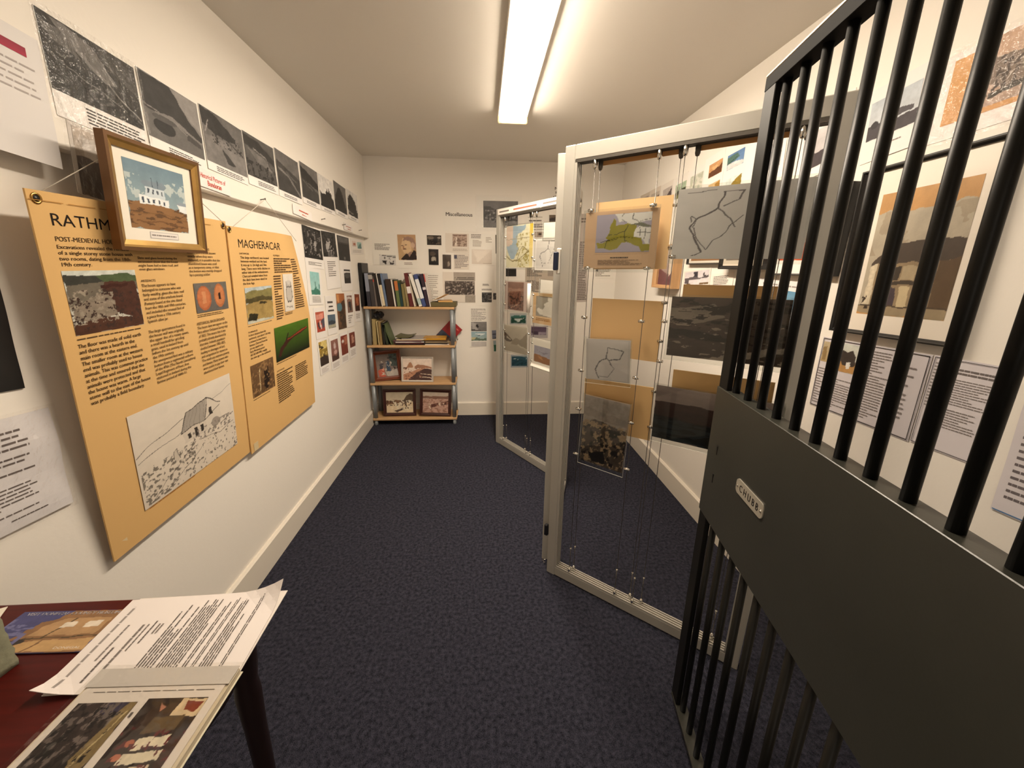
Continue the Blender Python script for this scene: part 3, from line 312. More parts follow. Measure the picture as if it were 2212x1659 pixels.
('R', 'photo_page', 'sheet', 'white page with a blue sky landscape over a golden hill print, beside the gate edge', (-2.1877, 1.9721), 0.1906, 0.2803, 0.0496, 0.0025, 0.0012, '#efe9e4', 'paper', 0, [('im', (0.16, 0.18, 0.9, 0.44), 28, 23, [('g', '#5a7ca8', '#6c8cb4'), ('p', '#4c6c64', [0, 0.15, 0.6, 0.1, 0.75, 0.4, 0.5, 0.55, 0, 0.65]), ('p', '#d4d4d4', [0, 0.65, 0.5, 0.6, 1, 0.75, 1, 1, 0, 1]), ('l', '#1e3038', 0.04, [0.05, 0.6, 0.6, 0.35]), ('n', 0.2, 6, 6)]), ('im', (0.2, 0.6, 0.9, 0.95), 26, 31, [('g', '#d4dcd8', '#ccd0c8'), ('p', '#8c7424', [0.4, 0.3, 0.7, 0.1, 1, 0, 1, 1, 0.3, 1]), ('p', '#4c3424', [0, 0.7, 0.4, 0.5, 0.4, 1, 0, 1]), ('n', 0.25, 6, 6)])]),
('R', 'photo_page', 'sheet', 'white page with an orange ruined castle landscape print', (-2.3804, 1.9697), 0.1949, 0.2678, 0.0677, 0.0025, 0.0012, '#efe9e4', 'paper', 0, [('im', (0.25, 0.17, 0.92, 0.43), 22, 20, [('g', '#c89868', '#b88858'), ('p', '#5a3418', [0, 0.6, 0.4, 0.55, 0.55, 0.35, 0.75, 0.5, 1, 0.2, 1, 1, 0, 1]), ('p', '#d4a878', [0.2, 0.3, 0.5, 0.2, 0.7, 0.4, 0.4, 0.6]), ('n', 0.25, 6, 6)]), ('im', (0.3, 0.57, 0.9, 0.95), 19, 29, [('g', '#d8b888', '#c89c58'), ('p', '#8c6428', [0.1, 0.5, 0.3, 0.3, 0.35, 1, 0.1, 1]), ('p', '#a87c34', [0.6, 0.1, 1, 0, 1, 1, 0.6, 1]), ('n', 0.25, 5, 5)])]),
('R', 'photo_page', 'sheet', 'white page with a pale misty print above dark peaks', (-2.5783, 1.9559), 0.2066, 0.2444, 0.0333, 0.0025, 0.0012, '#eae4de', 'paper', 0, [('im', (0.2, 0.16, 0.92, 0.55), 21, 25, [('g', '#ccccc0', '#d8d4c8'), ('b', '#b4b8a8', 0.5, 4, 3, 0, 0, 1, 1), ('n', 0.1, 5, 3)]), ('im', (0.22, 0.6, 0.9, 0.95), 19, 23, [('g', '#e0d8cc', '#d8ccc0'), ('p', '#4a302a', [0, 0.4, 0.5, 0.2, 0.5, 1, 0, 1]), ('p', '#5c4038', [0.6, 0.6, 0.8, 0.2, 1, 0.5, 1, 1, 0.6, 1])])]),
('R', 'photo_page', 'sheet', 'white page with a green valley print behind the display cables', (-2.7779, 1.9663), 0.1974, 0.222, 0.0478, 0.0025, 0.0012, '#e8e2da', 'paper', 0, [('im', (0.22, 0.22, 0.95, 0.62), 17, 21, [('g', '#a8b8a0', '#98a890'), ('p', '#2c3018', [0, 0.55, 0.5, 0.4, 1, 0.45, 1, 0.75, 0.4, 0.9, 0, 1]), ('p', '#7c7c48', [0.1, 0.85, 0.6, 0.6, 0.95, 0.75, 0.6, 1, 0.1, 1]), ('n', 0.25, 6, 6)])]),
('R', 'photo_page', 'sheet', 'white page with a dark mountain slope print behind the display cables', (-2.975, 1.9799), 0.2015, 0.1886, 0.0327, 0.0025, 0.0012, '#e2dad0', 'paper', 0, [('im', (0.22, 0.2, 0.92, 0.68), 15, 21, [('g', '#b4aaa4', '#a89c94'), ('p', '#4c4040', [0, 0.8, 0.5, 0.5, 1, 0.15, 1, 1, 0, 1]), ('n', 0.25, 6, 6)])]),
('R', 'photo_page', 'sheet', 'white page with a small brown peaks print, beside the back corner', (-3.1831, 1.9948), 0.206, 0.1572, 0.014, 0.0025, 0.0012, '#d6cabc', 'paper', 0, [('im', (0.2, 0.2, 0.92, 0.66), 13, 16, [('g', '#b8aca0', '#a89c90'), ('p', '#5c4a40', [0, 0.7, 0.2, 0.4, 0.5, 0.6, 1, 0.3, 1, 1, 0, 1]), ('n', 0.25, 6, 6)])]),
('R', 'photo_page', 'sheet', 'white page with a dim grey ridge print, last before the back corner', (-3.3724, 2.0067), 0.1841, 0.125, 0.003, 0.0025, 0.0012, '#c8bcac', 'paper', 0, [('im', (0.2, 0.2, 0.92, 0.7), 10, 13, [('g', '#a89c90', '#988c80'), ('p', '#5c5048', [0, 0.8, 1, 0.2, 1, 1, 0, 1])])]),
('R', 'photo_page', 'sheet', 'white page with a grey stream photograph, behind the first gate bars', (-1.9576, 1.975), 0.2698, 0.2844, 0.0651, 0.0025, 0.0012, '#f0ebe6', 'paper', 0, [('im', (0.3, 0.35, 0.92, 0.72), 40, 38, [('g', '#b8b8bc', '#a8a8ac'), ('p', '#8c8c92', [0.2, 0.8, 0.6, 0.3, 1, 0.1, 1, 0.5, 0.5, 0.9]), ('n', 0.2, 4, 6)])]),
('R', 'photo_page', 'sheet', 'white page with a dark landscape photograph, behind the bars beside the display post', (-1.6216, 1.953), 0.2382, 0.2436, 0.1218, 0.0025, 0.0012, '#efe9e4', 'paper', 0, [('im', (0.1, 0.3, 0.92, 0.85), 70, 55, [('g', '#c8c4c4', '#b8b2b4'), ('p', '#3c3236', [0.0, 0.6, 0.5, 0.62, 1, 0.48, 1, 1, 0, 1]), ('n', 0.2, 5, 5)])]),
('R', 'photo_page', 'sheet', 'white page with a grey jetty photograph under pale sky, behind the bars', (-1.3457, 1.9427), 0.1935, 0.2253, 0.0794, 0.0025, 0.0012, '#e6e0dd', 'paper', 0, [('im', (0.06, 0.18, 0.88, 0.7), 79, 62, [('g', '#b4bcc4', '#c4c8cc'), ('p', '#3e383c', [0, 0.62, 0.2, 0.6, 0.6, 0.68, 1, 0.65, 1, 1, 0, 1]), ('p', '#4a464a', [0.4, 0.5, 0.55, 0.45, 0.8, 0.48, 0.9, 0.5, 0.9, 0.62, 0.4, 0.66]), ('e', '#2c282a', 0.14, 0.62, 0.08, 0.1), ('n', 0.2, 8, 6)]), ('ln', (0.35, 0.8, 0.7, 0.84), 1, '#8a8480', 1)]),
('R', 'photo_page', 'sheet', 'wide sepia castle print on an orange mount in glossy plastic, highest behind the bars', (-1.0978, 1.9379), 0.2531, 0.2175, 0.0263, 0.0025, 0.0012, '#e8e0dc', 'paper', 1, [('im', (0.11, 0.08, 1.0, 0.82), 164, 107, [('g', '#d2a068', '#cc9860'), ('n', 0.06, 4, 4)]), ('im', (0.4, 0.02, 1.0, 0.76), 110, 107, [('g', '#c0a088', '#a89080'), ('p', '#7c6c60', [0, 0.45, 0.15, 0.3, 0.5, 0.35, 1, 0.2, 1, 0.85, 0.4, 0.8, 0, 0.6]), ('b', '#4c4038', 0.58, 9, 8, 0.0, 0.3, 1, 0.85), ('p', '#40382f', [0.2, 0.82, 0.7, 0.75, 0.7, 0.82, 0.2, 0.9]), ('n', 0.25, 8, 8)])]),
('R', 'typed_sheet', 'sheet', 'white sheet with four grey pictures and brown corner prints, above the brown backing board', (-2.4125, 1.4005), 0.307, 0.157, 0.0687, 0.0025, 0.0012, '#e4dcd4', 'paper', 0, [('im', (0.05, 0.05, 0.95, 0.56), 34, 20, [('g', '#d4ccd0', '#dcd4d4'), ('p', '#38343c', [0.4, 0.0, 0.55, 0.0, 0.55, 0.45, 0.4, 0.45]), ('p', '#5c5458', [0, 0.45, 0.4, 0.4, 0.7, 0.5, 1, 0.35, 1, 0.5, 0.6, 0.62, 0, 0.6]), ('p', '#484044', [0.75, 0.4, 0.82, 0.1, 0.85, 0.38, 1, 0.38, 1, 0.5]), ('p', '#585054', [0, 0.6, 0.2, 0.6, 0.2, 0.85, 0, 0.85]), ('p', '#6c5434', [0.0, 0.9, 0.25, 0.88, 0.3, 1, 0, 1]), ('p', '#6c5434', [0.65, 0.88, 1, 0.88, 1, 1, 0.65, 1]), ('n', 0.15, 8, 6)])]),
('R', 'typed_sheet', 'sheet', 'white typed sheet beside the four grey pictures, above the brown backing board', (-2.1406, 1.3976), 0.2001, 0.1297, 0.0774, 0.0025, 0.0012, '#ece2d8', 'paper', 0, [('ln', (0.1, 0.1, 0.8, 0.48), 6, '#6a625c', 1)]),
('R', 'wave_poster', 'poster', 'blue and white poster of small dark figures in surf, low behind the bars', (-1.6758, 1.2853), 0.3581, 0.2929, -0.0638, 0.0025, 0.0012, '#e4dedd', 'paper', 0, [('im', (0.06, 0.14, 0.96, 0.97), 77, 89, [('g', '#5c8cac', '#a8c4d4'), ('p', '#e4ecf0', [0, 0.3, 1, 0.3, 1, 0.85, 0, 0.9]), ('b', '#24323c', 0.64, 14, 12, 0.0, 0.3, 1, 0.85), ('p', '#88b0cc', [0, 0.85, 1, 0.8, 1, 1, 0, 1]), ('n', 0.12, 6, 6)]), ('ln', (0.1, 0.05, 0.9, 0.1), 1, '#9a9490', 1)]),
('R', 'document_sheet', 'sheet', 'black ruled text sheet with a ruined church print, under the framed house photograph', (-1.2242, 1.0959), 0.3808, 0.2709, 0.0148, 0.0025, 0.0012, '#d2ccd0', 'paper', 0, [('bd', (0, 0, 1, 1), 0.006, '#241e1e'), ('im', (0.02, 0.06, 0.1, 0.34), 12, 36, [('g', '#b8a888', '#b0986c'), ('p', '#8c744c', [0.1, 0.3, 0.6, 0.2, 0.7, 0.9, 0.1, 0.95]), ('n', 0.2, 5, 5)]), ('im', (0.14, 0.04, 0.42, 0.42), 44, 49, [('g', '#ccd0c8', '#d4d0c0'), ('p', '#b88c54', [0, 0.65, 1, 0.6, 1, 1, 0, 1]), ('p', '#3c322c', [0.25, 0.35, 0.4, 0.25, 0.55, 0.3, 0.75, 0.2, 0.9, 0.4, 0.9, 0.75, 0.45, 0.78]), ('p', '#e0dcd4', [0.6, 0.65, 0.75, 0.62, 0.75, 0.85, 0.6, 0.86]), ('n', 0.2, 7, 6)]), ('ln', (0.02, 0.42, 0.12, 0.95), 14, '#8c8482', 1), ('ln', (0.15, 0.52, 0.42, 0.94), 13, '#8c8482', 1), ('ln', (0.46, 0.06, 0.72, 0.93), 26, '#857d7a', 1), ('ln', (0.76, 0.16, 0.93, 0.3), 3, '#7c7472', 1), ('ln', (0.76, 0.36, 0.9, 0.85), 9, '#8c8482', 1)]),
('R', 'document_sheet', 'sheet', 'black ruled sheet of dense paragraphs beside the ruined church sheet', (-0.9454, 1.1025), 0.1682, 0.269, 0.0136, 0.0025, 0.0012, '#d4ced2', 'paper', 0, [('bd', (0, 0, 1, 1), 0.006, '#241e1e'), ('ln', (0.05, 0.06, 0.28, 0.56), 14, '#8c8482', 1), ('ln', (0.34, 0.09, 0.9, 0.16), 2, '#6c6462', 1.4), ('ln', (0.34, 0.2, 0.92, 0.48), 11, '#857d7a', 1), ('ln', (0.34, 0.52, 0.86, 0.74), 8, '#857d7a', 1)]),
('R', 'document_sheet', 'sheet', 'white sheet of large type with a blue ruled foot, lowest behind the bars', (-0.7367, 1.0313), 0.1435, 0.2989, 0.0452, 0.0025, 0.0012, '#d6d0d4', 'paper', 0, [('bd', (0, 0.97, 1, 1), 0.006, '#4878a8'), ('ln', (0.12, 0.12, 0.9, 0.88), 13, '#6a6264', 0.9)]),
('P1F', 'map_board', 'map', 'tan board with a green and lilac boundary map, in the near display frame', (0.238, 1.5686), 0.2692, 0.197, 0.0028, 0.024, 0.002, '#c9a684', 'board', 0, [('im', (0.17, 0.06, 0.92, 0.72), 80, 59, [('g', '#a49cac', '#a098a8'), ('p', '#d8d4d0', [0.35, 0.0, 1, 0.0, 1, 0.2, 0.8, 0.27, 0.62, 0.28, 0.55, 0.2, 0.42, 0.22]), ('p', '#d8d4d0', [0.72, 0.4, 0.8, 0.33, 1, 0.42, 1, 0.9, 0.92, 0.75, 0.85, 0.62, 0.72, 0.6]), ('p', '#8c8420', [0.0, 0.72, 0.1, 0.75, 0.3, 0.68, 0.2, 0.62, 0.25, 0.5, 0.28, 0.28, 0.32, 0.1, 0.36, 0.18, 0.36, 0.3, 0.5, 0.28, 0.6, 0.24, 0.68, 0.3, 0.74, 0.32, 0.72, 0.6, 0.85, 0.64, 0.9, 0.82, 1, 0.8, 1, 0.98, 0.88, 0.97, 0.83, 0.88, 0.6, 0.74, 0.5, 0.74, 0.42, 0.9, 0.28, 0.95, 0.2, 0.9, 0.05, 0.9]), ('l', '#3a3810', 0.014, [0.25, 0.55, 0.4, 0.52, 0.55, 0.45, 0.6, 0.3]), ('l', '#3a3810', 0.014, [0.1, 0.72, 0.3, 0.66, 0.5, 0.6, 0.7, 0.62]), ('l', '#3a3810', 0.014, [0.55, 0.45, 0.55, 0.7, 0.62, 0.72]), ('l', '#3a3810', 0.014, [0.2, 0.88, 0.22, 0.7, 0.42, 0.66]), ('l', '#484440', 0.012, [0.5, 0.0, 0.48, 0.15, 0.55, 0.22]), ('l', '#484440', 0.012, [0.7, 0.0, 0.66, 0.14, 0.78, 0.24, 0.98, 0.16]), ('l', '#484440', 0.012, [0.8, 0.36, 0.82, 0.58]), ('l', '#484440', 0.012, [0.9, 0.4, 0.9, 0.7]), ('l', '#484440', 0.012, [0.72, 0.5, 1, 0.52]), ('p', '#68685c', [0.62, 0.28, 0.8, 0.26, 1, 0.34, 1, 0.4, 0.75, 0.32]), ('n', 0.05, 5, 5)]), ('ln', (0.17, 0.75, 0.92, 0.755), 1, '#5a4030', 1), ('ln', (0.4, 0.8, 0.66, 0.83), 1, '#3a2c22', 2), ('ln', (0.22, 0.85, 0.86, 0.95), 5, '#6e523c', 1)]),
('P1F', 'route_map', 'map', 'square faded sheet with a pencil route map, hung below the green map board', (0.2329, 1.1213), 0.183, 0.1653, 0.063, 0.024, 0.0012, '#c8c1be', 'paper', 0, [('im', (0.05, 0.03, 0.95, 0.97), 57, 58, [('g', '#d2cbc8', '#d4cdcb'), ('l', '#686468', 0.03, [0.5, 0.18, 0.48, 0.45, 0.3, 0.55, 0.2, 0.75, 0.28, 0.98]), ('l', '#686468', 0.024, [0.48, 0.45, 0.68, 0.7]), ('l', '#686468', 0.024, [0.5, 0.18, 0.9, 0.25, 0.82, 0.45, 0.55, 0.5]), ('l', '#8c8486', 0.016, [0.68, 0.7, 0.5, 0.95, 0.3, 0.9]), ('n', 0.06, 3, 3)])]),
('P1F', 'rock_print', 'print', 'photograph of a tumbled rock shore under pale hills, lowest pocket of the near display frame', (0.2419, 0.8138), 0.1933, 0.2978, -0.026, 0.024, 0.0012, '#b0a498', 'photo', 0, [('im', (0.0, 0.0, 1, 1), 66, 98, [('g', '#988c84', '#a09488'), ('p', '#8c8078', [0, 0.16, 0.4, 0.2, 1, 0.24, 1, 0.34, 0, 0.3]), ('p', '#4c4038', [0, 0.4, 0.3, 0.33, 0.7, 0.36, 1, 0.4, 1, 1, 0, 1]), ('b', '#9c8468', 0.55, 9, 11, 0, 0.36, 1, 0.98), ('b', '#140e0b', 0.58, 7, 9, 0, 0.42, 1, 1), ('p', '#0f0a08', [0.2, 0.85, 0.55, 0.78, 0.6, 0.95, 0.3, 0.97]), ('n', 0.35, 12, 16)])]),
('P1F', 'route_map', 'map', 'large grey sheet with a pencil route map, half behind the gate stile', (0.6108, 1.6061), 0.364, 0.2138, -0.0074, 0.024, 0.0012, '#c8c2bf', 'paper', 0, [('im', (0.0, 0.0, 1, 1), 196, 128, [('g', '#c6c0bd', '#cac5c2'), ('l', '#5a5254', 0.007, [0.101, 0.07, 0.314, 0.05]), ('l', '#5e5658', 0.017, [0.37, 0.08, 0.347, 0.3, 0.28, 0.36, 0.168, 0.45, 0.134, 0.5, 0.123, 0.56, 0.168, 0.66, 0.202, 0.78, 0.246, 0.9]), ('l', '#6a6264', 0.012, [0.347, 0.3, 0.448, 0.45, 0.504, 0.55]), ('l', '#6a6264', 0.012, [0.37, 0.08, 0.532, 0.06, 0.504, 0.2, 0.392, 0.28]), ('l', '#6a6264', 0.011, [0.532, 0.4, 0.392, 0.7, 0.28, 0.86, 0.202, 0.72, 0.157, 0.55]), ('l', '#6a6264', 0.011, [0.123, 0.46, 0.146, 0.4, 0.179, 0.44, 0.146, 0.54]), ('l', '#5a5254', 0.012, [0.168, 0.95, 0.246, 0.9]), ('n', 0.08, 3, 5)])]),
('P1F', 'coast_photograph', 'photograph', 'dark sepia aerial shore photograph, middle pocket of the near display frame beside the gate', (0.6229, 1.2779), 0.3443, 0.2043, 0.0152, 0.024, 0.0012, '#40362f', 'photo', 0, [('im', (0, 0, 1, 1), 173, 106, [('g', '#4c4038', '#3c3028'), ('p', '#7c7064', [0.02, 0.2, 0.4, 0.1, 0.5, 0.3, 0.2, 0.45, 0.02, 0.4]), ('p', '#1c1410', [0, 0.52, 0.3, 0.55, 0.6, 0.66, 0.9, 0.7, 0.6, 0.72, 0.2, 0.66, 0, 0.62]), ('p', '#8c8074', [0.35, 1, 0.55, 0.9, 0.8, 0.78, 1, 0.7, 1, 0.78, 0.8, 0.88, 0.5, 1]), ('b', '#241a14', 0.55, 4, 12, 0, 0.0, 1, 0.7), ('b', '#8a7c6e', 0.66, 5, 14, 0, 0.3, 1, 1), ('n', 0.35, 6, 12)])]),
('P1F', 'lake_photograph', 'photograph', 'dusky lake photograph with dark far shore, lowest pocket beside the gate plate', (0.6294, 0.9585), 0.3923, 0.2038, 0.0112, 0.024, 0.0012, '#4a403c', 'photo', 0, [('im', (0, 0, 1, 1), 183, 91, [('g', '#8c7c76', '#847470'), ('p', '#3c2824', [0, 0.28, 0.5, 0.3, 1, 0.3, 1, 0.5, 0, 0.5]), ('p', '#34221e', [0, 0.42, 1, 0.42, 1, 0.62, 0, 0.6]), ('p', '#242c30', [0, 0.55, 0.4, 0.6, 1, 0.6, 1, 1, 0, 1]), ('p', '#141410', [0.3, 0.95, 0.6, 0.72, 1, 0.75, 1, 1]), ('b', '#0c0e10', 0.55, 4, 16, 0, 0.55, 0.7, 1), ('n', 0.25, 5, 12)])]),
('P1B', 'backing_board', 'board', 'plain tan card back behind the boundary map in the near display frame', (0.2628, 1.5871), 0.2812, 0.2407, 0.0099, -0.024, 0.003, '#dcbb8a', 'board', 0, []),
('P1B', 'backing_board', 'board', 'plain tan card back behind the small route map in the near display frame', (0.2708, 1.2434), 0.2788, 0.224, 0.0036, -0.024, 0.003, '#d2ae7c', 'board', 0, []),
('P1B', 'backing_board', 'board', 'plain tan card back behind the rock shore print, lowest of its column', (0.2691, 0.9185), 0.2897, 0.2172, 0.0331, -0.024, 0.003, '#cca874', 'board', 0, []),
('P1B', 'backing_board', 'board', 'plain tan card back above the sepia shore photograph, crossing behind the gate stile', (0.621, 1.3116), 0.3005, 0.2137, 0.0056, -0.024, 0.003, '#c59e6a', 'board', 0, []),
('P1B', 'backing_board', 'board', 'plain tan card back above the dusky lake photograph', (0.6325, 1.0099), 0.3155, 0.2144, 0.0161, -0.024, 0.003, '#ceaa74', 'board', 0, []),
('P1B', 'backing_board', 'board', 'tall tan card back behind the large grey route map, seen between gate bars', (0.5949, 1.6076), 0.3102, 0.2013, -0.0256, -0.024, 0.003, '#bb935e', 'board', 0, []),
('P2F', 'folded_map', 'map', 'folded yellow and blue coastal road map in the far display frame', (0.3033, 1.628), 0.3184, 0.2871, -0.0082, 0.024, 0.0012, '#ece2c0', 'paper', 0, [('im', (0, 0, 0.88, 1), 34, 64, [('g', '#efe7ca', '#ebe2c2'), ('p', '#a9bccd', [0.1, 0, 0.85, 0, 0.8, 0.12, 0.5, 0.2, 0.48, 0.45, 0.55, 0.58, 0.42, 0.7, 0.35, 0.82, 0.2, 0.78, 0.05, 0.62, 0.0, 0.5]), ('p', '#e8cfc0', [0, 0, 0.3, 0, 0.28, 0.3, 0.25, 0.46, 0, 0.46]), ('l', '#8c7c4c', 0.03, [0, 0.72, 0.15, 0.8, 0.3, 0.86, 0.5, 0.82, 0.7, 0.75, 0.95, 0.62]), ('l', '#8c7c4c', 0.025, [0.45, 0.85, 0.6, 0.6, 0.7, 0.5, 0.98, 0.62]), ('l', '#9c8c5c', 0.02, [0.7, 0.8, 0.62, 0.98]), ('b', '#b8a868', 0.58, 10, 10, 0.45, 0.2, 1, 1), ('l', '#b0a488', 0.012, [0, 0.32, 1, 0.3]), ('n', 0.08, 8, 8)]), ('im', (0.88, 0, 1, 1), 6, 64, [('g', '#e8c23a', '#eedfb0')])]),
('P2F', 'plan_sheet', 'sheet', 'small white sheet above the white route map in the far display frame', (0.6582, 1.7127), 0.178, 0.0929, -0.0394, 0.022, 0.0012, '#efe8e0', 'paper', 0, []),
('P2F', 'route_map', 'map', 'white sheet with a pencil route map in the far display frame', (0.6045, 1.5647), 0.2294, 0.2001, -0.0156, 0.025, 0.0012, '#ece4e0', 'paper', 0, [('im', (0.05, 0.04, 1, 0.95), 31, 42, [('g', '#d8d0cc', '#d6cecb'), ('l', '#6c6666', 0.022, [0.6, 0.04, 0.58, 0.3, 0.42, 0.4, 0.25, 0.45, 0.2, 0.58, 0.25, 0.7, 0.35, 0.95]), ('l', '#8c8686', 0.018, [0.58, 0.3, 0.76, 0.5]), ('l', '#8c8686', 0.016, [0.6, 0.06, 0.9, 0.05, 0.82, 0.4, 0.6, 0.82, 0.4, 0.8]), ('n', 0.04, 3, 3)])]),
('P2F', 'shore_print', 'print', 'pink mounted print of a brown shingle shore in the far display frame', (0.2915, 1.2774), 0.3267, 0.2127, -0.0, 0.024, 0.0012, '#c8b0a8', 'paper', 0, [('im', (0.12, 0.02, 0.74, 0.97), 23, 41, [('g', '#8c6454', '#784e40'), ('p', '#a87c68', [0, 0.2, 0.5, 0.25, 1, 0.18, 1, 0.3, 0, 0.4]), ('p', '#2c1a14', [0, 0.48, 0.4, 0.55, 0.7, 0.62, 0.3, 0.62]), ('l', '#b88c78', 0.04, [0.2, 0.95, 0.6, 0.8, 0.8, 0.65, 0.95, 0.45]), ('b', '#341e18', 0.6, 7, 9, 0, 0.4, 1, 1), ('n', 0.3, 8, 9)])]),
('P2F', 'wash_drawing', 'drawing', 'grey wash drawing of a misty headland in the far display frame', (0.2768, 0.9549), 0.3006, 0.2036, 0.0286, 0.024, 0.0012, '#b4a898', 'paper', 0, [('im', (0, 0, 1, 1), 33, 40, [('g', '#bcb0a0', '#a89c8c'), ('p', '#4c3a2e', [0, 0.25, 0.2, 0.4, 0.4, 0.6, 0.1, 0.62, 0, 0.55]), ('p', '#8c8070', [0.35, 0.55, 0.5, 0.45, 0.7, 0.5, 1, 0.2, 1, 0.85, 0.6, 0.7, 0.3, 0.7]), ('p', '#c8bcac', [0.1, 0.4, 0.3, 0.55, 0.12, 0.5]), ('l', '#c4b8a8', 0.05, [0.6, 0.7, 0.95, 0.8]), ('n', 0.12, 4, 5)])]),
('P2F', 'map_board', 'map', 'tan board with a grey and white outline map in the far display frame', (0.6051, 1.2101), 0.2467, 0.2092, -0.004, 0.024, 0.0012, '#d8b48a', 'board', 0, [('im', (0.14, 0.1, 1, 0.75), 29, 29, [('g', '#9c9488', '#988f84'), ('p', '#d4ccc2', [0.6, 0.0, 1, 0.0, 1, 1, 0.6, 0.98, 0.2, 0.9, 0.05, 0.75, 0.1, 0.6, 0.35, 0.65, 0.45, 0.5, 0.4, 0.35, 0.6, 0.25]), ('n', 0.08, 5, 5)]), ('ln', (0.15, 0.8, 0.8, 0.9), 2, '#a87840', 1.5)]),
('P2F', 'landscape_print', 'print', 'white bordered print of brown moor under lilac sky in the far display frame', (0.6101, 0.8959), 0.245, 0.2074, -0.0136, 0.026, 0.0012, '#ece4da', 'paper', 0, [('im', (0.1, 0.25, 1, 0.82), 29, 23, [('g', '#9c98a8', '#a8a4b4'), ('p', '#7c7888', [0.1, 0.25, 0.4, 0.35, 0.7, 0.3, 0.5, 0.45]), ('p', '#96602e', [0, 0.5, 0.4, 0.55, 1, 0.62, 1, 1, 0, 1]), ('p', '#b88454', [0.2, 0.58, 0.4, 0.62, 0.5, 0.8, 0.3, 0.75]), ('n', 0.2, 7, 7)])]),
('P2F', 'plan_sheet', 'sheet', 'plain white sheet above the outline map in the far display frame', (0.6446, 1.3553), 0.1803, 0.0906, -0.0401, 0.022, 0.0012, '#ece4dc', 'paper', 0, []),
('P2F', 'paper_scroll', 'roll', 'narrow white paper roll clipped upright in the far display frame', (0.4545, 1.2749), 0.0324, 0.2007, -0.0217, 0.03, 0.012, '#efe6da', 'paper', 0, []),
]
# ------------------------------------------------------------------ materials of the place
WALL = mat('wall_paint', '#ece6dd', .75, spec=.25, bump=(60, .12, .004))
CEIL = mat('ceiling_paint', '#e2dcd3', .8, spec=.2, bump=(9, .12, .01))
GLOSSW = mat('skirting_paint', '#e4dccf', .35)
def carpet():
    m = mat('carpet', '#232531', .97, spec=.15); nt = m.node_tree; b = nt.nodes['Principled BSDF']; tc = nt.nodes.new('ShaderNodeTexCoord')
    n = nt.nodes.new('ShaderNodeTexNoise'); n.inputs['Scale'].default_value = 330; n.inputs['Detail'].default_value = 3
    n2 = nt.nodes.new('ShaderNodeTexNoise'); n2.inputs['Scale'].default_value = 70; n2.inputs['Detail'].default_value = 4
    for q in (n, n2): nt.links.new(tc.outputs['Object'], q.inputs['Vector'])
    a = nt.nodes.new('ShaderNodeMath'); a.operation = 'ADD'; nt.links.new(n.outputs['Fac'], a.inputs[0]); nt.links.new(n2.outputs['Fac'], a.inputs[1])
    r = nt.nodes.new('ShaderNodeValToRGB'); r.color_ramp.elements[0].position = .38; r.color_ramp.elements[1].position = .64
    hf = nt.nodes.new('ShaderNodeMath'); hf.operation = 'MULTIPLY'; hf.inputs[1].default_value = .5; nt.links.new(a.outputs[0], hf.inputs[0])
    r.color_ramp.elements[0].color = (*lin('#15161f'), 1); r.color_ramp.elements[1].color = (*lin('#434351'), 1)
    nt.links.new(hf.outputs[0], r.inputs[0]); nt.links.new(r.outputs[0], b.inputs['Base Color'])
    w_ = nt.nodes.new('ShaderNodeTexWave'); w_.inputs['Scale'].default_value = 60; w_.bands_direction = 'X'; w_.inputs['Distortion'].default_value = 2
    nt.links.new(tc.outputs['Object'], w_.inputs['Vector'])
    ad = nt.nodes.new('ShaderNodeMath'); ad.operation = 'MULTIPLY_ADD'; ad.inputs[1].default_value = .4; nt.links.new(w_.outputs['Fac'], ad.inputs[0]); nt.links.new(n.outputs['Fac'], ad.inputs[2])
    bp = nt.nodes.new('ShaderNodeBump'); bp.inputs['Strength'].default_value = .8; bp.inputs['Distance'].default_value = .004
    nt.links.new(ad.outputs[0], bp.inputs['Height']); nt.links.new(bp.outputs[0], b.inputs['Normal']); return m
CARPET = carpet()
ALU = mat('satin_aluminium', '#b2aea5', .45, metal=.25, spec=.4)
ALU_D = mat('aluminium_groove', '#5c5750', .5, metal=.6)
STEEL = mat('polished_steel', '#d8d4cc', .18, metal=1)
CABLE = mat('steel_cable', '#6c6660', .4, metal=.8)
IRON = mat('gate_paint', '#383832', .30, metal=.0, spec=.5, bump=(180, .06, .002), vary=(5, .12))
BAR = mat('gate_bar_paint', '#100f0c', .42, metal=.0, spec=.28, vary=(14, .5, (1, 1, .15)))
DARKP = mat('gate_dark_paint', '#12110f', .5, spec=.25)
WOOD = mat('beech_laminate', '#c69e70', .45, vary=(6, .12, (1, 14, 14)))
GREYP = mat('grey_tube', '#8d9296', .38, metal=.3)
MAHOG = mat('mahogany', '#4c110c', .42, spec=.25, vary=(5, .22, (2, 18, 6)))
DARKWOOD = mat('dark_leg_wood', '#1e0f0b', .35)
BLACK = mat('black_frame', '#14110f', .35)
BLACKP = mat('black_plastic', '#17161a', .4)
BROWNF = mat('brown_frame_wood', '#3a160d', .35, coat=.2)
REDWOOD = mat('reddish_frame_wood', '#6e3216', .4, vary=(8, .2, (1, 1, 8)))
PINE = mat('pine_frame_wood', '#bc9468', .5, vary=(8, .15, (1, 1, 8)))
SILVERF = mat('pale_silver_frame', '#c9c2b8', .35, metal=.3)
GOLD = mat('gilt_moulding', '#b08c50', .3, metal=.75, vary=(25, .15)); GOLDD = mat('bronze_moulding', '#6e4e30', .35, metal=.5)
BRASS = mat('brass_eyelet', '#b08a50', .25, metal=1)
STRING = mat('string', '#cfc6b8', .8)
NAVY = mat('navy_plastic', '#12203c', .4)
WHITEP = mat('white_plastic', '#e8e2d8', .35)
EDGE = mat('acrylic_edge', '#dcdcd4', .2, spec=.8)
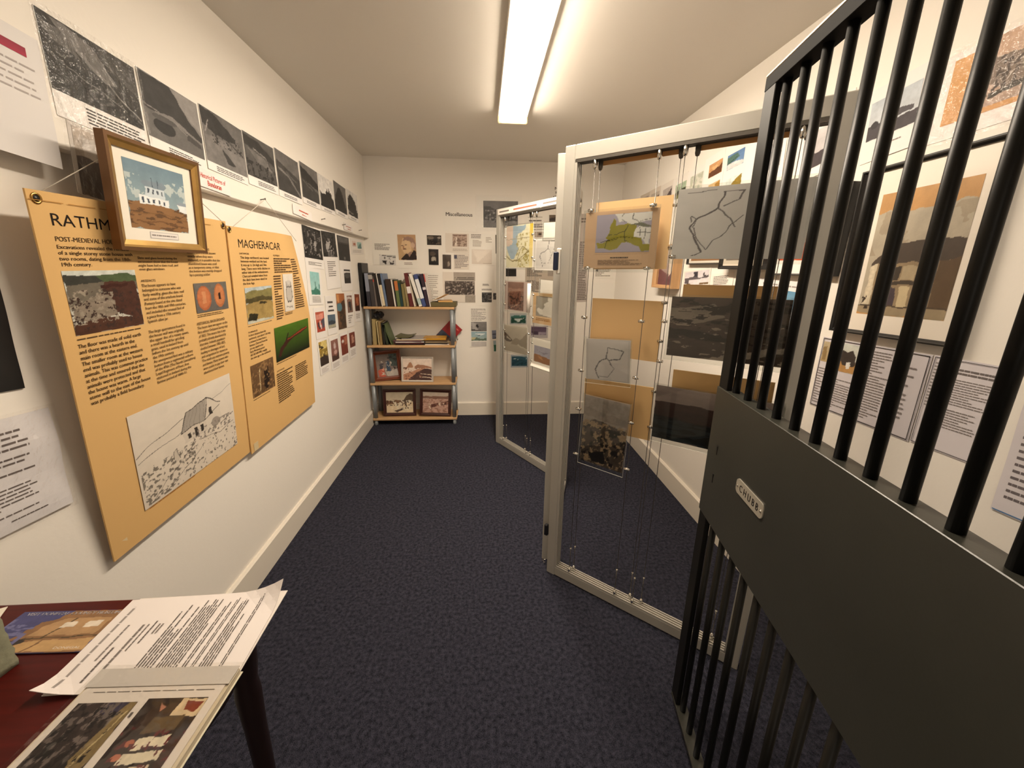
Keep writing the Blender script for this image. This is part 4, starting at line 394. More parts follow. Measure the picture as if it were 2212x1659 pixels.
# ------------------------------------------------------------------ room
def slab(name, lo, hi, m): g = G(); g.box(lo, hi, m); return struct(g.done(name))
slab('floor', (XL-.15, YF-.1, -.1), (XR+.15, YB+.15, 0), CARPET)
slab('ceiling', (XL-.15, YF-.1, ZC), (XR+.15, YB+.15, ZC+.1), CEIL)
g = G(); g.box((XL-.15, YF-.1, 0), (XL, YB+.15, ZC), WALL); struct(g.done('wall_left'))
slab('wall_back', (XL, YB, 0), (XR, YB+.15, ZC), WALL)
slab('wall_right', (XR, YF-.1, 0), (XR+.15, YB+.15, ZC), WALL)
g = G(); g.box((XL, YF-.1, 0), (-.42, YF, ZC), WALL); g.box((.62, YF-.1, 0), (XR, YF, ZC), WALL); g.box((-.42, YF-.1, 2.06), (.62, YF, ZC), WALL); struct(g.done('wall_front'))   # open doorway to the lit hall
g = G(); g.box((XL, YF, LEDGE), (XU, YB, ZC), WALL, .003); struct(g.done('trim_1'))
SK = .138
g = G(); g.prism([(XL, 0), (XL+.018, 0), (XL+.018, SK-.008), (XL+.010, SK), (XL, SK)], YF, YB, GLOSSW); struct(g.done('baseboard_left'))
g = G(); g.prism([(XR, 0), (XR-.018, 0), (XR-.018, SK-.008), (XR-.010, SK), (XR, SK)], YF, YB, GLOSSW); struct(g.done('baseboard_right'))
g = G(); g.prism([(0, 0), (-.018, 0), (-.018, SK-.008), (-.010, SK), (0, SK)], XL+.018, XR-.018, GLOSSW, Matrix(((0, 1, 0, 0), (1, 0, 0, YB), (0, 0, 1, 0), (0, 0, 0, 1)))); struct(g.done('baseboard_back'))
# ------------------------------------------------------------------ ceiling lamp
lamp = thing('ceiling_light', 'long white fluorescent ceiling light with a glowing diffuser', 'ceiling light', (.196, 1.93, ZC))
M_EM = mat('glowing_diffuser', '#fff4e0', .5, emit=(LAMP_COL, LAMP))
M_EMS = mat('glowing_diffuser_side', '#fff4e0', .5, emit=(LAMP_COL, LAMP*.28)); M_EMR = mat('glowing_diffuser_tube_side', '#fff4e0', .5, emit=(LAMP_COL, LAMP*.62))
M_CAP = mat('lamp_end_cap', '#d8c48a', .5, emit=((1, .80, .45), LAMP*.006))
g = G(); g.box((-.092, -.87, -.034), (.092, .87, 0), WHITEP, .003); g.done('base_tray', lamp)
g = G(); g.box((-.070, -.865, -.066), (.070, .865, -.030), M_EM, .010, seg=2); g.slot(M_EMS); g.slot(M_EMR)
for f_ in g.bm.faces:                                  # the tube sits towards one side of the diffuser, the other side glows less
    if f_.normal.x < -.8: f_.material_index = 1
    elif f_.normal.x > .8: f_.material_index = 2
g.done('diffuser', lamp)
for y in (-.8775, .8775):
    g = G(); g.box((-.092, y-.0125, -.069), (.092, y+.0125, -.002), M_CAP, .006); g.done('end_cap', lamp)

# ------------------------------------------------------------------ display frames
def axis_matrix(o, d):                                # local x along the frame, z up, -y towards the viewer's side
    d = Vector((d[0], d[1], 0)).normalized(); y = Vector((0, 0, 1)).cross(d)
    return Matrix(((d.x, y.x, 0, o[0]), (d.y, y.y, 0, o[1]), (0, 0, 1, 0), (0, 0, 0, 1)))
FH = 1.905
def display_frame(label, o, d, W, front, back, clips, strips=()):
    t = thing('display_frame', label, 'display frame', group='hinged cable display frames', M=axis_matrix(o, d))
    for x0, sgn in ((0, 1), (W, -1)):
        g = G(); g.box((x0, -.022, 0), (x0+sgn*.044, .022, FH), ALU, .003) if sgn > 0 else g.box((x0-.044, -.022, 0), (x0, .022, FH), ALU, .003)
        xi = x0+sgn*.044; a, b = sorted((xi-sgn*.001, xi+sgn*.009)); c, e = sorted((xi-sgn*.001, xi+sgn*.003))
        for y in (-.019, -.007, .005, .017): g.box((a, y-.0025, .05), (b, y+.0025, FH-.055), ALU)
        g.box((c, -.018, .05), (e, .018, FH-.055), ALU_D); g.done('post', t)
    g = G(); g.box((.044, -.022, FH-.052), (W-.044, .022, FH), ALU, .003)
    for y in (-.019, -.007, .005, .017): g.box((.044, y-.0025, FH-.061), (W-.044, y+.0025, FH-.051), ALU_D)
    g.done('top_rail', t)
    g = G(); g.box((.044, -.022, .004), (W-.044, .022, .052), ALU, .003)
    for y in (-.019, -.007, .005, .017): g.box((.044, y-.0025, .050), (W-.044, y+.0025, .060), ALU)
    g.done('bottom_rail', t)
    for y, xs in ((-.013, front), (.011, back)):
        for x in xs:
            g = G(); g.tube((x, y, .07), (x, y, FH-.07), .0013, CABLE, 6); c = g.done('cable', t)
            g = G(); g.lathe([(.002, -.034), (.006, -.032), (.0085, -.024), (.0085, 0)], ALU_D if y > 0 else STEEL, 12, Matrix.Translation((x, y, FH-.058))); g.done('top_fixing', c)
            g = G(); g.lathe([(.0085, 0), (.0085, .012), (.006, .02), (.002, .024)], STEEL, 12, Matrix.Translation((x, y, .058))); g.done('bottom_fixing', c)
            g = G(); g.tube((x, y, .08), (x, y, .185), .0017, CABLE, 6); g.tube((x, y, .183), (x, y, .193), .0042, STEEL, 10); g.done('tensioner', c)
    for x, y, z in clips:
        g = G(); g.tube((x-.011, y, z), (x+.011, y, z), .0052, STEEL, 12); g.tube((x-.004, y, z), (x+.004, y, z), .0068, STEEL, 12); g.done('cable_clip', t)
    for m, r, lab in strips:
        g = G(); g.box(*r, m, .0005); p = g.done('card_strip', t); p['label'] = lab
    return t
P1O, P1D = (.328, 1.656), Vector((.757, -.654, 0)).normalized()
P2O, P2D = (.129, 3.242), Vector((.516, -.857, 0)).normalized()
TANS = mat('tan_card', '#b8854e', .7)
fr, bk = -.024, .022
c1 = [(.414, bk, 1.676), (.414, bk, 1.541), (.414, bk, 1.352), (.414, bk, 1.212), (.414, bk, 1.018), (.414, bk, .872), (.433, fr, 1.508), (.433, fr, 1.291), (.433, fr, 1.147),
      (.352, fr, 1.284), (.352, fr, 1.071), (.352, fr, .889), (.352, fr, 1.674), (.352, fr, 1.47), (.122, fr, 1.674), (.122, fr, 1.47), (.122, fr, 1.281), (.122, fr, 1.064), (.122, fr, .896), (.122, fr, .687), (.352, fr, .687)]
f1 = display_frame('silver display frame nearest the barred gate, holding the green boundary map', P1O, P1D, .852, (.122, .352, .433, .738), (.132, .414, .464, .748), c1,
    [(TANS, ((.132, .016, FH-.075), (.408, .021, FH-.05)), 'narrow tan card strip behind the top rail'), (TANS, ((.47, .016, FH-.075), (.745, .021, FH-.05)), 'narrow tan card strip behind the top rail')])
c2_ = [(.13, fr, 1.70), (.13, fr, 1.55), (.46, fr, 1.70), (.462, fr, 1.55), (.484, fr, 1.66), (.484, fr, 1.53), (.13, fr, 1.36), (.13, fr, 1.21), (.45, fr, 1.36), (.45, fr, 1.22), (.484, fr, 1.30), (.484, fr, 1.14), (.13, fr, 1.01), (.13, fr, .87), (.44, fr, 1.02), (.44, fr, .88), (.484, fr, .96), (.484, fr, .83)]
LABELS = mat('white_label', '#ece4da', .6); REDI = mat('red_ink', '#c86a54', .6); GREYI = mat('grey_ink', '#7c736b', .6)
f2 = display_frame('silver display frame standing deepest in the room, holding the folded coastal map', P2O, P2D, .852, (.108, .438, .484, .762), (.118, .386, .452, .75), c2_)
for a, b, inkm in ((.03, .21, GREYI), (.21, .53, REDI), (.54, .81, GREYI)):
    g = G(); g.box((a, -.0265, FH-.044), (b, -.0225, FH-.006), LABELS); g.box((a+.02, -.0268, FH-.030), (b-.035, -.0264, FH-.020), inkm); p = g.done('label_strip', f2); p['label'] = 'white paper label strip on the top rail'
x0 = Vector((.316, 1.700)); x1 = Vector((P2O[0]+P2D.x*.862, P2O[1]+P2D.y*.862)); dd = (x1-x0)
f3 = display_frame('silver display frame seen edge on between the near and the deepest frame', (x0.x+dd.x*.03, x0.y+dd.y*.03), (dd.x, dd.y, 0), dd.length*.95, (.13, .36, .44, .74), (.14, .42), [])
g = G(); g.box((-.016, -.03, 1.445), (-.001, .03, 1.545), WHITEP, .004); g.box((-.022, -.044, 1.46), (-.004, -.012, 1.53), NAVY, .003); p = g.done('hinge_clip', f1); p['label'] = 'navy and white plastic hinge clip'
g = G(); g.box((-.02, -.03, .21), (-.002, -.012, .27), BLACKP, .003); p = g.done('hinge_strap', f1); p['label'] = 'black hinge strap near the floor'
g = G(); g.path([(-.02, -.03, .05), (-.005, -.032, .058), (-.022, -.032, .066), (-.004, -.03, .075)], .0012, STEEL); p = g.done('wire_tie', f1); p['label'] = 'twisted wire tie near the floor'

# ------------------------------------------------------------------ barred gate
ga = math.radians(10.5); gd = Vector((-math.sin(ga), -math.cos(ga), 0))
gate = thing('barred_gate', 'dark grey steel cell gate with round bars and a solid lock panel, swung open', 'gate', M=axis_matrix((.656, .997), gd) @ Matrix.Rotation(-.017, 4, 'Y'))
GW = .86; B0, B1, T0, T1 = .768, 1.152, 1.862, 1.897
g = G(); g.box((0, .0, .03), (.05, .015, T1), DARKP, .0015); g.done('stile', gate)
g = G(); g.box((GW-.05, .0, .0), (GW, .03, T1), IRON, .002); p = g.done('hinge_stile', gate)
g = G(); g.box((.0, -.001, T0), (GW, .037, T1-.006), mat('gate_matt_black', '#0c0b09', .7, spec=.12), .001); g.box((.0, -.002, T1-.007), (GW, .038, T1), mat('rail_edge_highlight', '#8c8474', .3, metal=.4), .002); g.done('top_rail', gate)  # pale top strip: lamp highlight along the rail edge, put in as colour
g = G(); g.box((.0, -.001, .028), (GW, .037, .042), IRON, .0015); g.done('bottom_rail', gate)
g = G(); g.box((.0, -.004, B0), (GW, .004, B1), IRON, .0012); g.box((.0, .0, B1-.005), (GW, .037, B1-.0005), IRON, .001); g.box((.0, .0, B0), (GW, .037, B0+.005), IRON); g.box((0, .033, B0), (GW, .037, B1-.002), IRON); g.box((0, 0, B0), (.004, .037, B1-.002), IRON)
g.done('lock_panel', gate)
for k in range(12):
    x = .066+.0662*k
    if x > GW-.06: break
    for z0, z1 in ((B1-.003, T0+.002), (.040, B0+.002)):
        g = G(); g.tube((x, .018, z0), (x, .018, z1), .0092, BAR, 20)
        g.done('bar', gate)
NPL = mat('pewter_plate', '#b4aea0', .45, metal=.3)
t = bmesh.new(); N = 10; L, Hh, e = .064, .0185, .012; pts = []
for cx, cz, a0 in ((L-e, Hh-e, 0), (-L+e, Hh-e, 90), (-L+e, -Hh+e, 180), (L-e, -Hh+e, 270)):
    for k in range(6): a = math.radians(a0+90*k/5); pts.append((cx+e*math.cos(a), cz+e*math.sin(a)))
g = G(); g.prism(pts, -.0065, -.0040, NPL); npl = g.done('name_plate', gate); npl.location = (.262, 0, .957); npl['label'] = 'pewter oblong maker plate lettered CHUBB'
v, f = glyphs('C H U B B', 1); g = G(); tm = bmesh.new(); vs = [tm.verts.new((-.045+.09*a, -.0068, -.0085+.017*b)) for a, b in v]
for q in f: tm.faces.new([vs[i] for i in q])
bmesh.ops.recalc_face_normals(tm, faces=tm.faces); g.merge(tm, BLACK); lt = g.done('lettering', npl)
for s_ in (-.056, .056):
    g = G(); g.lathe([(.0038, 0), (.003, .0016), (.001, .0024)], STEEL, 10, Matrix.Translation((s_, -.0064, 0)) @ Matrix.Rotation(math.radians(90), 4, 'X')); g.done('rivet', npl)
for z in (.985, .900):
    g = G(); g.lathe([(.0042, 0), (.0042, .0008)], BLACK, 12, Matrix.Translation((.062, -.0042, z+.010)) @ Matrix.Rotation(math.radians(90), 4, 'X')); g.box((.0602, -.005, z-.014), (.0638, -.0042, z+.01), BLACK); p = g.done('keyhole', gate); p['label'] = 'dark keyhole slot'

# ------------------------------------------------------------------ framed pictures
def picture_frame(name, label, cat, M, w, h, mw, dep, mf, mount='#e9e3da', els=(), seed=0, inner=None, group=None, mm=None):
    t = thing(name, label, cat, M=M, group=group)
    mi = inner or mf; bm_ = bmesh.new(); prof = [(0, 0), (0, dep), (mw*.35, dep*1.0), (mw*.55, dep*.82), (mw, dep*.62), (mw, dep*.42), (mw, 0)]
    rings = []
    for sx, sy in ((-1, -1), (1, -1), (1, 1), (-1, 1)): rings.append([bm_.verts.new((sx*(w/2-a), sy*(h/2-a), b)) for a, b in prof])
    n = len(prof); fi = []
    for k in range(4):
        A, B = rings[k], rings[(k+1) % 4]
        for i in range(n): fi.append((bm_.faces.new((A[i], B[i], B[(i+1) % n], A[(i+1) % n])), i))
    bmesh.ops.recalc_face_normals(bm_, faces=bm_.faces)
    me = bpy.data.meshes.new('frame'); tags = [i for _, i in fi]; bm_.to_mesh(me); bm_.free(); me.materials.append(mf); me.materials.append(mi)
    for p_, i in zip(me.polygons, tags): p_.material_index = 1 if i in (2, 3) else 0
    obj('frame', me, t)
    P = Print(w-2*mw+.006, h-2*mw+.006, dep*.3, mount); P.els(els, seed); o = P.done('mounted_picture', mm or M_PHOTO, t, Matrix.Translation((0, 0, dep*.1)))
    return t
def wall_M(k, s, z, off, rot=0):
    o, r = {'LL': ((XL+off, s, z), (0, 1, 0)), 'B': ((s, YB-off, z), (1, 0, 0)), 'R': ((XR-off, -s, z), (0, -1, 0))}[k]
    return frame_matrix(o, r, (0, 0, 1)) @ Matrix.Rotation(rot, 4, 'Z')
GP = [['g', '#6a8494', '#9cb0b4'], ['b', '#b4c0c0', .58, 4, 3, 0, .2, 1, .7], ['p', '#8a6440', [0, .62, .3, .56, .6, .60, 1, .68, 1, 1, 0, 1]], ['b', '#5c4028', .6, 3, 14, 0, .6, 1, 1],
      ['p', '#c8d2d8', [.28, .33, .62, .33, .62, .58, .28, .58]], ['p', '#7c8c98', [.24, .30, .32, .25, .58, .25, .66, .31, .62, .345, .28, .345]], ['p', '#e2e6e6', [.18, .50, .68, .50, .68, .62, .18, .62]],
      ['p', '#dfe4e4', [.84, .53, 1, .55, 1, .66, .84, .64]], ['p', '#8c98a4', [.82, .53, .9, .48, 1, .5, 1, .55]]]
for q in range(5): GP.append(['p', '#3c4858', [.22+.09*q, .53, .255+.09*q, .53, .255+.09*q, .60, .22+.09*q, .60]])
for q in range(4): GP.append(['p', '#46525f', [.31+.08*q, .37, .34+.08*q, .37, .34+.08*q, .44, .31+.08*q, .44]])
GP += [['l', '#4c5a68', .016, [.40, .2, .40, .33]], ['l', '#4c5a68', .016, [.50, .22, .50, .33]], ['l', '#7c5834', .02, [0, .78, .5, .74, 1, .8]], ['l', '#6c4a2c', .02, [.1, .9, .6, .86, 1, .92]], ['n', .12, 9, 9]]
picture_frame('framed_painting', 'gold framed painting of a white house on a brown shore, over the tan panels', 'painting',
    frame_matrix((-.968, 1.356, 1.640), (.0006, .9999, .0146), (.0897, -.0146, .9959)), .345, .286, .028, .022, GOLDD, '#ebe4d6',
    [('im', (.115, .10, .87, .85), 110, 110, GP), ('im', (.32, .875, .70, .955), 30, 8, [['g', '#b8b4b4', '#b8b4b4']]), ('im', (.328, .883, .692, .947), 30, 8, [['g', '#e4ded8', '#e4ded8']]), ('ln', (.34, .895, .68, .935), 1, '#8c8480', 1)], 5, inner=GOLD)
H4 = [['g', '#b88c58', '#b88850'], ['p', '#aaa08e', [-.1, .16, 1.1, .14, 1.1, 1, -.1, 1]], ['b', '#9c907c', .55, 3, 4, 0, .15, 1, .5], ['p', '#4a4038', [.06, .56, .32, .40, .98, .40, 1.1, .42, 1.1, .56, .3, .58, .06, .60]],
      ['p', '#8c7a60', [.08, .58, 1.1, .55, 1.1, .92, .08, .92]], ['p', '#c8bca4', [.06, .58, .13, .58, .14, .94, .04, .94]], ['p', '#3c342c', [.28, .6, .42, .6, .42, .7, .28, .7]], ['p', '#a8987c', [.44, .6, .6, .6, .6, .7, .44, .7]], ['p', '#3c342c', [.66, .58, .74, .58, .74, .70, .66, .70]],
      ['p', '#453c33', [.26, .71, .78, .70, .78, .735, .26, .735]], ['p', '#443a40', [.30, .76, .42, .76, .42, .92, .30, .92]], ['p', '#bfae8c', [.46, .75, .58, .75, .58, .92, .46, .92]], ['p', '#4c4034', [.62, .75, .76, .75, .76, .92, .62, .92]], ['p', '#5c4a38', [.8, .56, 1.1, .55, 1.1, .93, .8, .93]],
      ['p', '#94846a', [0, .92, 1, .92, 1, 1, 0, 1]], ['l', '#4c4034', .012, [0, .925, 1, .92]]]
for q in range(9): H4.append(['e', '#d4c8b0', .085+.01*(q % 2), .60+.036*q, .022, .016])
H4 += [['b', '#3a3028', .6, 10, 10, .0, .84, .25, .95], ['n', .16, 9, 9]]
picture_frame('framed_photograph', 'large black framed sepia photograph of an old slated house, behind the bars', 'picture', wall_M('R', -1.178, 1.528, .004, .018), .40, .530, .013, .026, BLACK, '#e6ddd0', [('im', (.18, .145, .89, .885), 150, 160, H4)], 3)
picture_frame('framed_painting', 'black framed picture of red and brown hills below pale sky, behind the bars', 'picture', wall_M('R', -1.587, 1.612, .004, -.01), .352, .317, .007, .026, BLACK, '#e9e6e0',
    [('im', (.1, .12, .93, .82), 110, 90, [['g', '#d4d6d0', '#e0d4c4'], ['p', '#8c5c48', [0, .5, .5, .42, .8, .38, 1, .40, 1, 1, 0, 1]], ['b', '#d8b8a0', .58, 6, 12, 0, .4, 1, .7], ['p', '#c04c28', [0, .7, .6, .68, 1, .60, 1, 1, 0, 1]], ['p', '#d88458', [.6, .62, 1, .56, 1, .7, .6, .72]], ['n', .2, 7, 7]]), ('ln', (.06, .10, .95, .112), 1, '#2a2422', 2)], 4)
picture_frame('framed_photograph', 'wide black framed picture hidden behind the grey route map, its lower edge showing', 'picture', wall_M('R', -2.236, 1.672, .004, -.01), .56, .326, .008, .022, BLACK, '#e6dccf', [('im', (.05, .06, .95, .95), 90, 60, [['g', '#9a6c40', '#94663c'], ['n', .15, 5, 5]])], 6)
picture_frame('framed_photograph', 'second black framed picture with a thick lower edge, behind the gate stile', 'picture', wall_M('R', -1.935, 1.642, .030, -.012), .35, .326, .017, .024, BLACK, '#cbbfae', [('im', (.08, .1, .92, .9), 60, 60, [['g', '#8c8078', '#6c6058'], ['n', .2, 5, 5]])], 8)
picture_frame('framed_painting', 'deep pine framed picture with dusky purple paint, seen past the map board', 'picture', wall_M('R', -2.765, 1.50, .004, .0), .31, .285, .022, .06, PINE, '#a08c7c',
    [('im', (0, 0, 1, 1), 50, 60, [['g', '#b8a898', '#8c6c6c'], ['p', '#6c4448', [0, .5, .3, .62, .5, .7, .8, .5, 1, .6, 1, 1, 0, 1]], ['p', '#d0c4b4', [.55, .2, .8, .2, .75, .65, .6, .75]], ['n', .3, 7, 7]])], 9)
# ------------------------------------------------------------------ every sheet, print and map pinned up or hung in the frames
PLANES = {'LU': ((XU, 0, 0), (0, 1, 0)), 'LL': ((XL, 0, 0), (0, 1, 0)), 'B': ((0, YB, 0), (1, 0, 0)), 'R': ((XR, 0, 0), (0, -1, 0)),
          'P1F': ((*P1O, 0), P1D), 'P1B': ((*P1O, 0), P1D), 'P2F': ((*P2O, 0), P2D)}
GROUPS = {('LU', 'laminated_photograph'): 'photographs in the high row of the timber ledge', ('LU', 'label_card'): 'label cards on the timber ledge', ('LL', 'postcard_sheet'): 'colour print sheets beside the bookcase',
          ('LL', 'laminated_photograph'): 'dark photographs under the ledge', ('R', 'photo_page'): 'photograph pages high on the bright wall', ('R', 'document_sheet'): 'ruled documents behind the bars',
          ('P1B', 'backing_board'): 'tan backs of exhibits in the near display frame', ('B', 'wave_print'): 'framed sea prints', ('B', 'typed_sheet'): 'typed sheets on the end wall', ('B', 'photograph'): 'small photographs on the end wall'}
POCKETS = []
def wavy(seed, a):
    rs = random.Random(seed); p = [rs.uniform(0, 6.28) for _ in range(4)]
    return lambda x, y: a*(1+.5*np.sin(5*x+p[0])*np.cos(4*y+p[1])+.5*np.sin(9*y+p[2]+3*x))
for i, (pl, nm, cat, lab, c, w_, h_, rot, off, th, paper, mk, slv, els) in enumerate(SHEETS):
    o, r = PLANES[pl]; r = Vector(r); n = r.cross(Vector((0, 0, 1)))
    back = off-.0022 if off > 0 else off
    org = Vector(o)+r*c[0]+Vector((0, 0, c[1]))+n*back
    M = frame_matrix(org, r, (0, 0, 1)) @ Matrix.Rotation(rot, 4, 'Z')
    wp = wavy(i, .0012) if (pl in ('LL', 'LU', 'R', 'B') and slv == 0) else (wavy(i, .004) if slv == 2 else None)
    if nm == 'landscape_print': wp = lambda x, y: np.where(y < -.3, .012*((-.3-y)/.2)**2, 0)
    if nm == 'map_board' and pl == 'P1F': wp = lambda x, y: np.where(x > .3, -.010*((x-.3)/.2)**2, 0)
    if nm == 'paper_scroll':
        g = G(); g.tube((0, -h_/2, .014), (0, h_/2, .014), .013, LABELS, 16); t = g.done(nm); t.matrix_world = M
    else:
        P = Print(w_, h_, th, paper, wp); P.els(els, 100+i*7)
        t = P.done(nm, {'paper': M_PAPER, 'photo': M_PHOTO, 'board': M_BOARD}[mk], None, M)
        if slv == 1: sleeve(w_+.03, h_+.025, th+.003, M_FILM, t, .0035, i)
        if slv == 2: sleeve(w_+.02, h_+.02, th+.006, M_FILM, t, .003, i)
    tag(t, lab, cat, GROUPS.get((pl, nm)))
    if pl in ('P1F', 'P2F') and nm != 'paper_scroll': POCKETS.append((nm, lab, M, w_, h_, th))
for nm, lab, M, w_, h_, th in POCKETS:
    W2, H2 = w_+.012, h_+.022; g = G(); t = bmesh.new(); bmesh.ops.create_cube(t, size=1)
    for v_ in t.verts: v_.co = Vector((v_.co.x*W2, v_.co.y*H2-.004, v_.co.z*.003+th+.0045))
    t.normal_update(); g.slot(M_ACRYLIC); g.slot(EDGE)
    me = bpy.data.meshes.new('clear_pocket'); 
    for f in t.faces: f.material_index = 0 if abs(f.normal.z) > .5 or f.normal.y > .5 else 1
    t.to_mesh(me); t.free(); me.materials.append(M_ACRYLIC); me.materials.append(EDGE); o = obj('clear_pocket', me); o.matrix_world = M
    short = lab.split(',')[0].split(' in the ')[0]; where = 'near' if 'gate' in lab or 'near display' in lab else 'far'
    tag(o, ('clear acrylic pocket over the '+short)[:110], 'pocket', 'clear acrylic pockets on the cables'); g.bm.free()
# nails and strings on the ledge
for k, (y, z) in enumerate(((2.100, 1.761), (2.833, 1.762), (3.232, 1.771), (3.646, 1.771))):
    g = G(); g.tube((XU, y, z), (XU+.022, y, z+.004), .0022, ALU_D, 8); g.lathe([(.0045, 0), (.0045, .002)], ALU_D, 10, Matrix.Translation((XU+.022, y, z+.004)) @ Matrix.Rotation(math.radians(90), 4, 'Y'))
    tag(g.done('nail'), ['nail in the timber ledge holding the string of the tan Magheracar panel', 'bare nail in the ledge below the dark headlands photograph', 'bare nail beside the tiny red lettered card', 'bare nail in the ledge closest to the back corner'][k], 'nail', 'nails in the timber ledge')

# ------------------------------------------------------------------ the two tan interpretation panels
INK = '#5a452c'; TANP = '#d9b074'
def panel(label, c, r, u, w_, h_, els, warp, grom, tape, strings):
    M = frame_matrix(c, r, u); P = Print(w_, h_, .004, TANP, warp, 20); P.els(els, 40); t = P.done('interpretation_panel', M_BOARD, None, M); tag(t, label, 'information panel', 'tan interpretation panels hung from the ledge')
    for a, b in grom:
        x, y = (a-.5)*w_, (.5-b)*h_; z = .0045+(warp(np.array(a-.5), np.array(.5-b)) if warp else 0); bm_ = bmesh.new(); R_, q = .0098, .0030; rg = []
        for k in range(18):
            A = 2*math.pi*k/18; rg.append([bm_.verts.new((x+(R_+q*math.cos(B))*math.cos(A), y+(R_+q*math.cos(B))*math.sin(A), float(z)+q*.6*math.sin(B))) for B in [2*math.pi*j/8 for j in range(8)]])
        for k in range(18):
            for j in range(8): bm_.faces.new((rg[k][j], rg[(k+1) % 18][j], rg[(k+1) % 18][(j+1) % 8], rg[k][(j+1) % 8]))
        bmesh.ops.recalc_face_normals(bm_, faces=bm_.faces); g = G(); g.merge(bm_, BRASS, None, True); g.lathe([(.0075, 0), (.0075, .0008)], BLACK, 14, Matrix.Translation((x, y, float(z)))); g.done('eyelet', t)
    a, b = tape; g = G(); g.box(((a-.5)*w_-.018, (.5-b)*h_-.02, .0046), ((a-.5)*w_+.018, (.5-b)*h_+.02, .0052), mat('old_tape', '#d8c49a', .3), .0002); p = g.done('tape', t); p['label'] = 'yellowed piece of sticky tape'
    for pts in strings:
        g = G(); g.path([M.inverted() @ Vector(q) for q in pts], .0012, STRING, 5); g.done('hanging_string', t)
    return t
DRW = [['g', '#dcd2c4', '#d8ccbc'], ['l', '#6c645c', .006, [0, .44, .2, .36, .42, .28]], ['l', '#6c645c', .006, [0, .5, .3, .44, .45, .40]], ['l', '#8c847a', .005, [.75, .22, .9, .16, 1, .14]],
       ['p', '#a49c92', [.38, .44, .46, .22, .68, .16, .64, .42]], ['p', '#d4cabc', [.64, .42, .69, .16, .84, .30, .82, .54, .66, .56]], ['p', '#cfc4b6', [.39, .44, .64, .42, .66, .56, .42, .58]],
       ['l', '#3a342f', .010, [.38, .44, .46, .22, .69, .16, .84, .30]], ['l', '#3a342f', .008, [.64, .42, .69, .16]], ['l', '#4c453f', .008, [.38, .44, .64, .42, .83, .34]], ['p', '#3a342f', [.52, .46, .55, .46, .555, .57, .52, .57]], ['p', '#3a342f', [.44, .48, .47, .48, .47, .55, .44, .55]], ['p', '#3a342f', [.58, .46, .61, .46, .61, .53, .58, .53]], ['p', '#3a342f', [.70, .30, .74, .30, .74, .40, .70, .40]],
       ['e', '#9c9288', .76, .52, .05, .06], ['b', '#8a8178', .57, 26, 20, .5, .5, .98, .64], ['b', '#7c746a', .56, 24, 22, .02, .60, .5, .98], ['l', '#4c453f', .006, [.5, .62, .4, .72, .2, .85, .05, .98]], ['l', '#4c453f', .006, [.55, .62, .8, .68, .98, .62]], ['l', '#5c544c', .006, [.6, .7, .45, .82, .2, .96]],
       ['l', '#5c544c', .006, [.8, .58, 1, .52]], ['b', '#6c645a', .66, 34, 18, .4, .66, 1, 1], ['p', '#cabfb0', [.30, .60, .34, .58, .36, .70, .31, .72]], ['l', '#4c453f', .005, [.30, .70, .31, .60, .34, .58, .36, .70]]]
for q in range(6): DRW.append(['l', '#8a8278', .004, [.46+.036*q, .22-.01*q, .41+.042*q, .44]])
DRW.append(['n', .06, 10, 10])
PHO = [['g', '#c8ccc4', '#b8b4a8'], ['p', '#4c5a3c', [.4, .07, .8, .05, 1, .09, 1, .2, .4, .2]], ['p', '#3a3a34', [0, .06, .4, .08, .5, .2, 0, .25]], ['p', '#6c6458', [0, .22, .5, .18, .8, .22, 1, .2, 1, .35, .5, .3, .1, .6, 0, .6]], ['p', '#4a2e24', [.5, .18, .95, .2, 1, .4, 1, .9, .6, .7, .45, .4]], ['p', '#3c2018', [.45, .24, .85, .22, .86, .27, .45, .29]], ['p', '#84786a', [.02, .62, .35, .38, .5, .32, .6, .5, .62, .75, .3, .82, .05, .78]], ['p', '#4c3024', [0, .82, .6, .78, 1, .85, 1, 1, 0, 1]], ['b', '#94897a', .60, 14, 12, 0, .3, .62, .85], ['b', '#3a2a24', .62, 14, 12, 0, .3, 1, .95], ['n', .3, 12, 12]]
COIN = [['g', '#6a6660', '#605c58'], ['e', '#a8603c', .26, .52, .21, .42], ['e', '#b87048', .25, .5, .18, .36], ['p', '#c88a60', [.2, .3, .32, .3, .3, .7, .2, .72]], ['e', '#b06a40', .74, .48, .17, .42], ['e', '#c07c50', .74, .46, .14, .34], ['p', '#2c1812', [.71, .4, .77, .38, .78, .62, .70, .62]], ['n', .2, 10, 8]]
tA = ('The floor was made of solid earth\nand there was a hearth in the\nmain room at the eastern end.\nThe smaller room at the western\nend was probably used to house\nanimals. This was common practice\nat the time and ensured that the\nanimals were protected and that\nthe house was warm. A large\nstone wall to the east of the house\nwas probably a field boundary.')
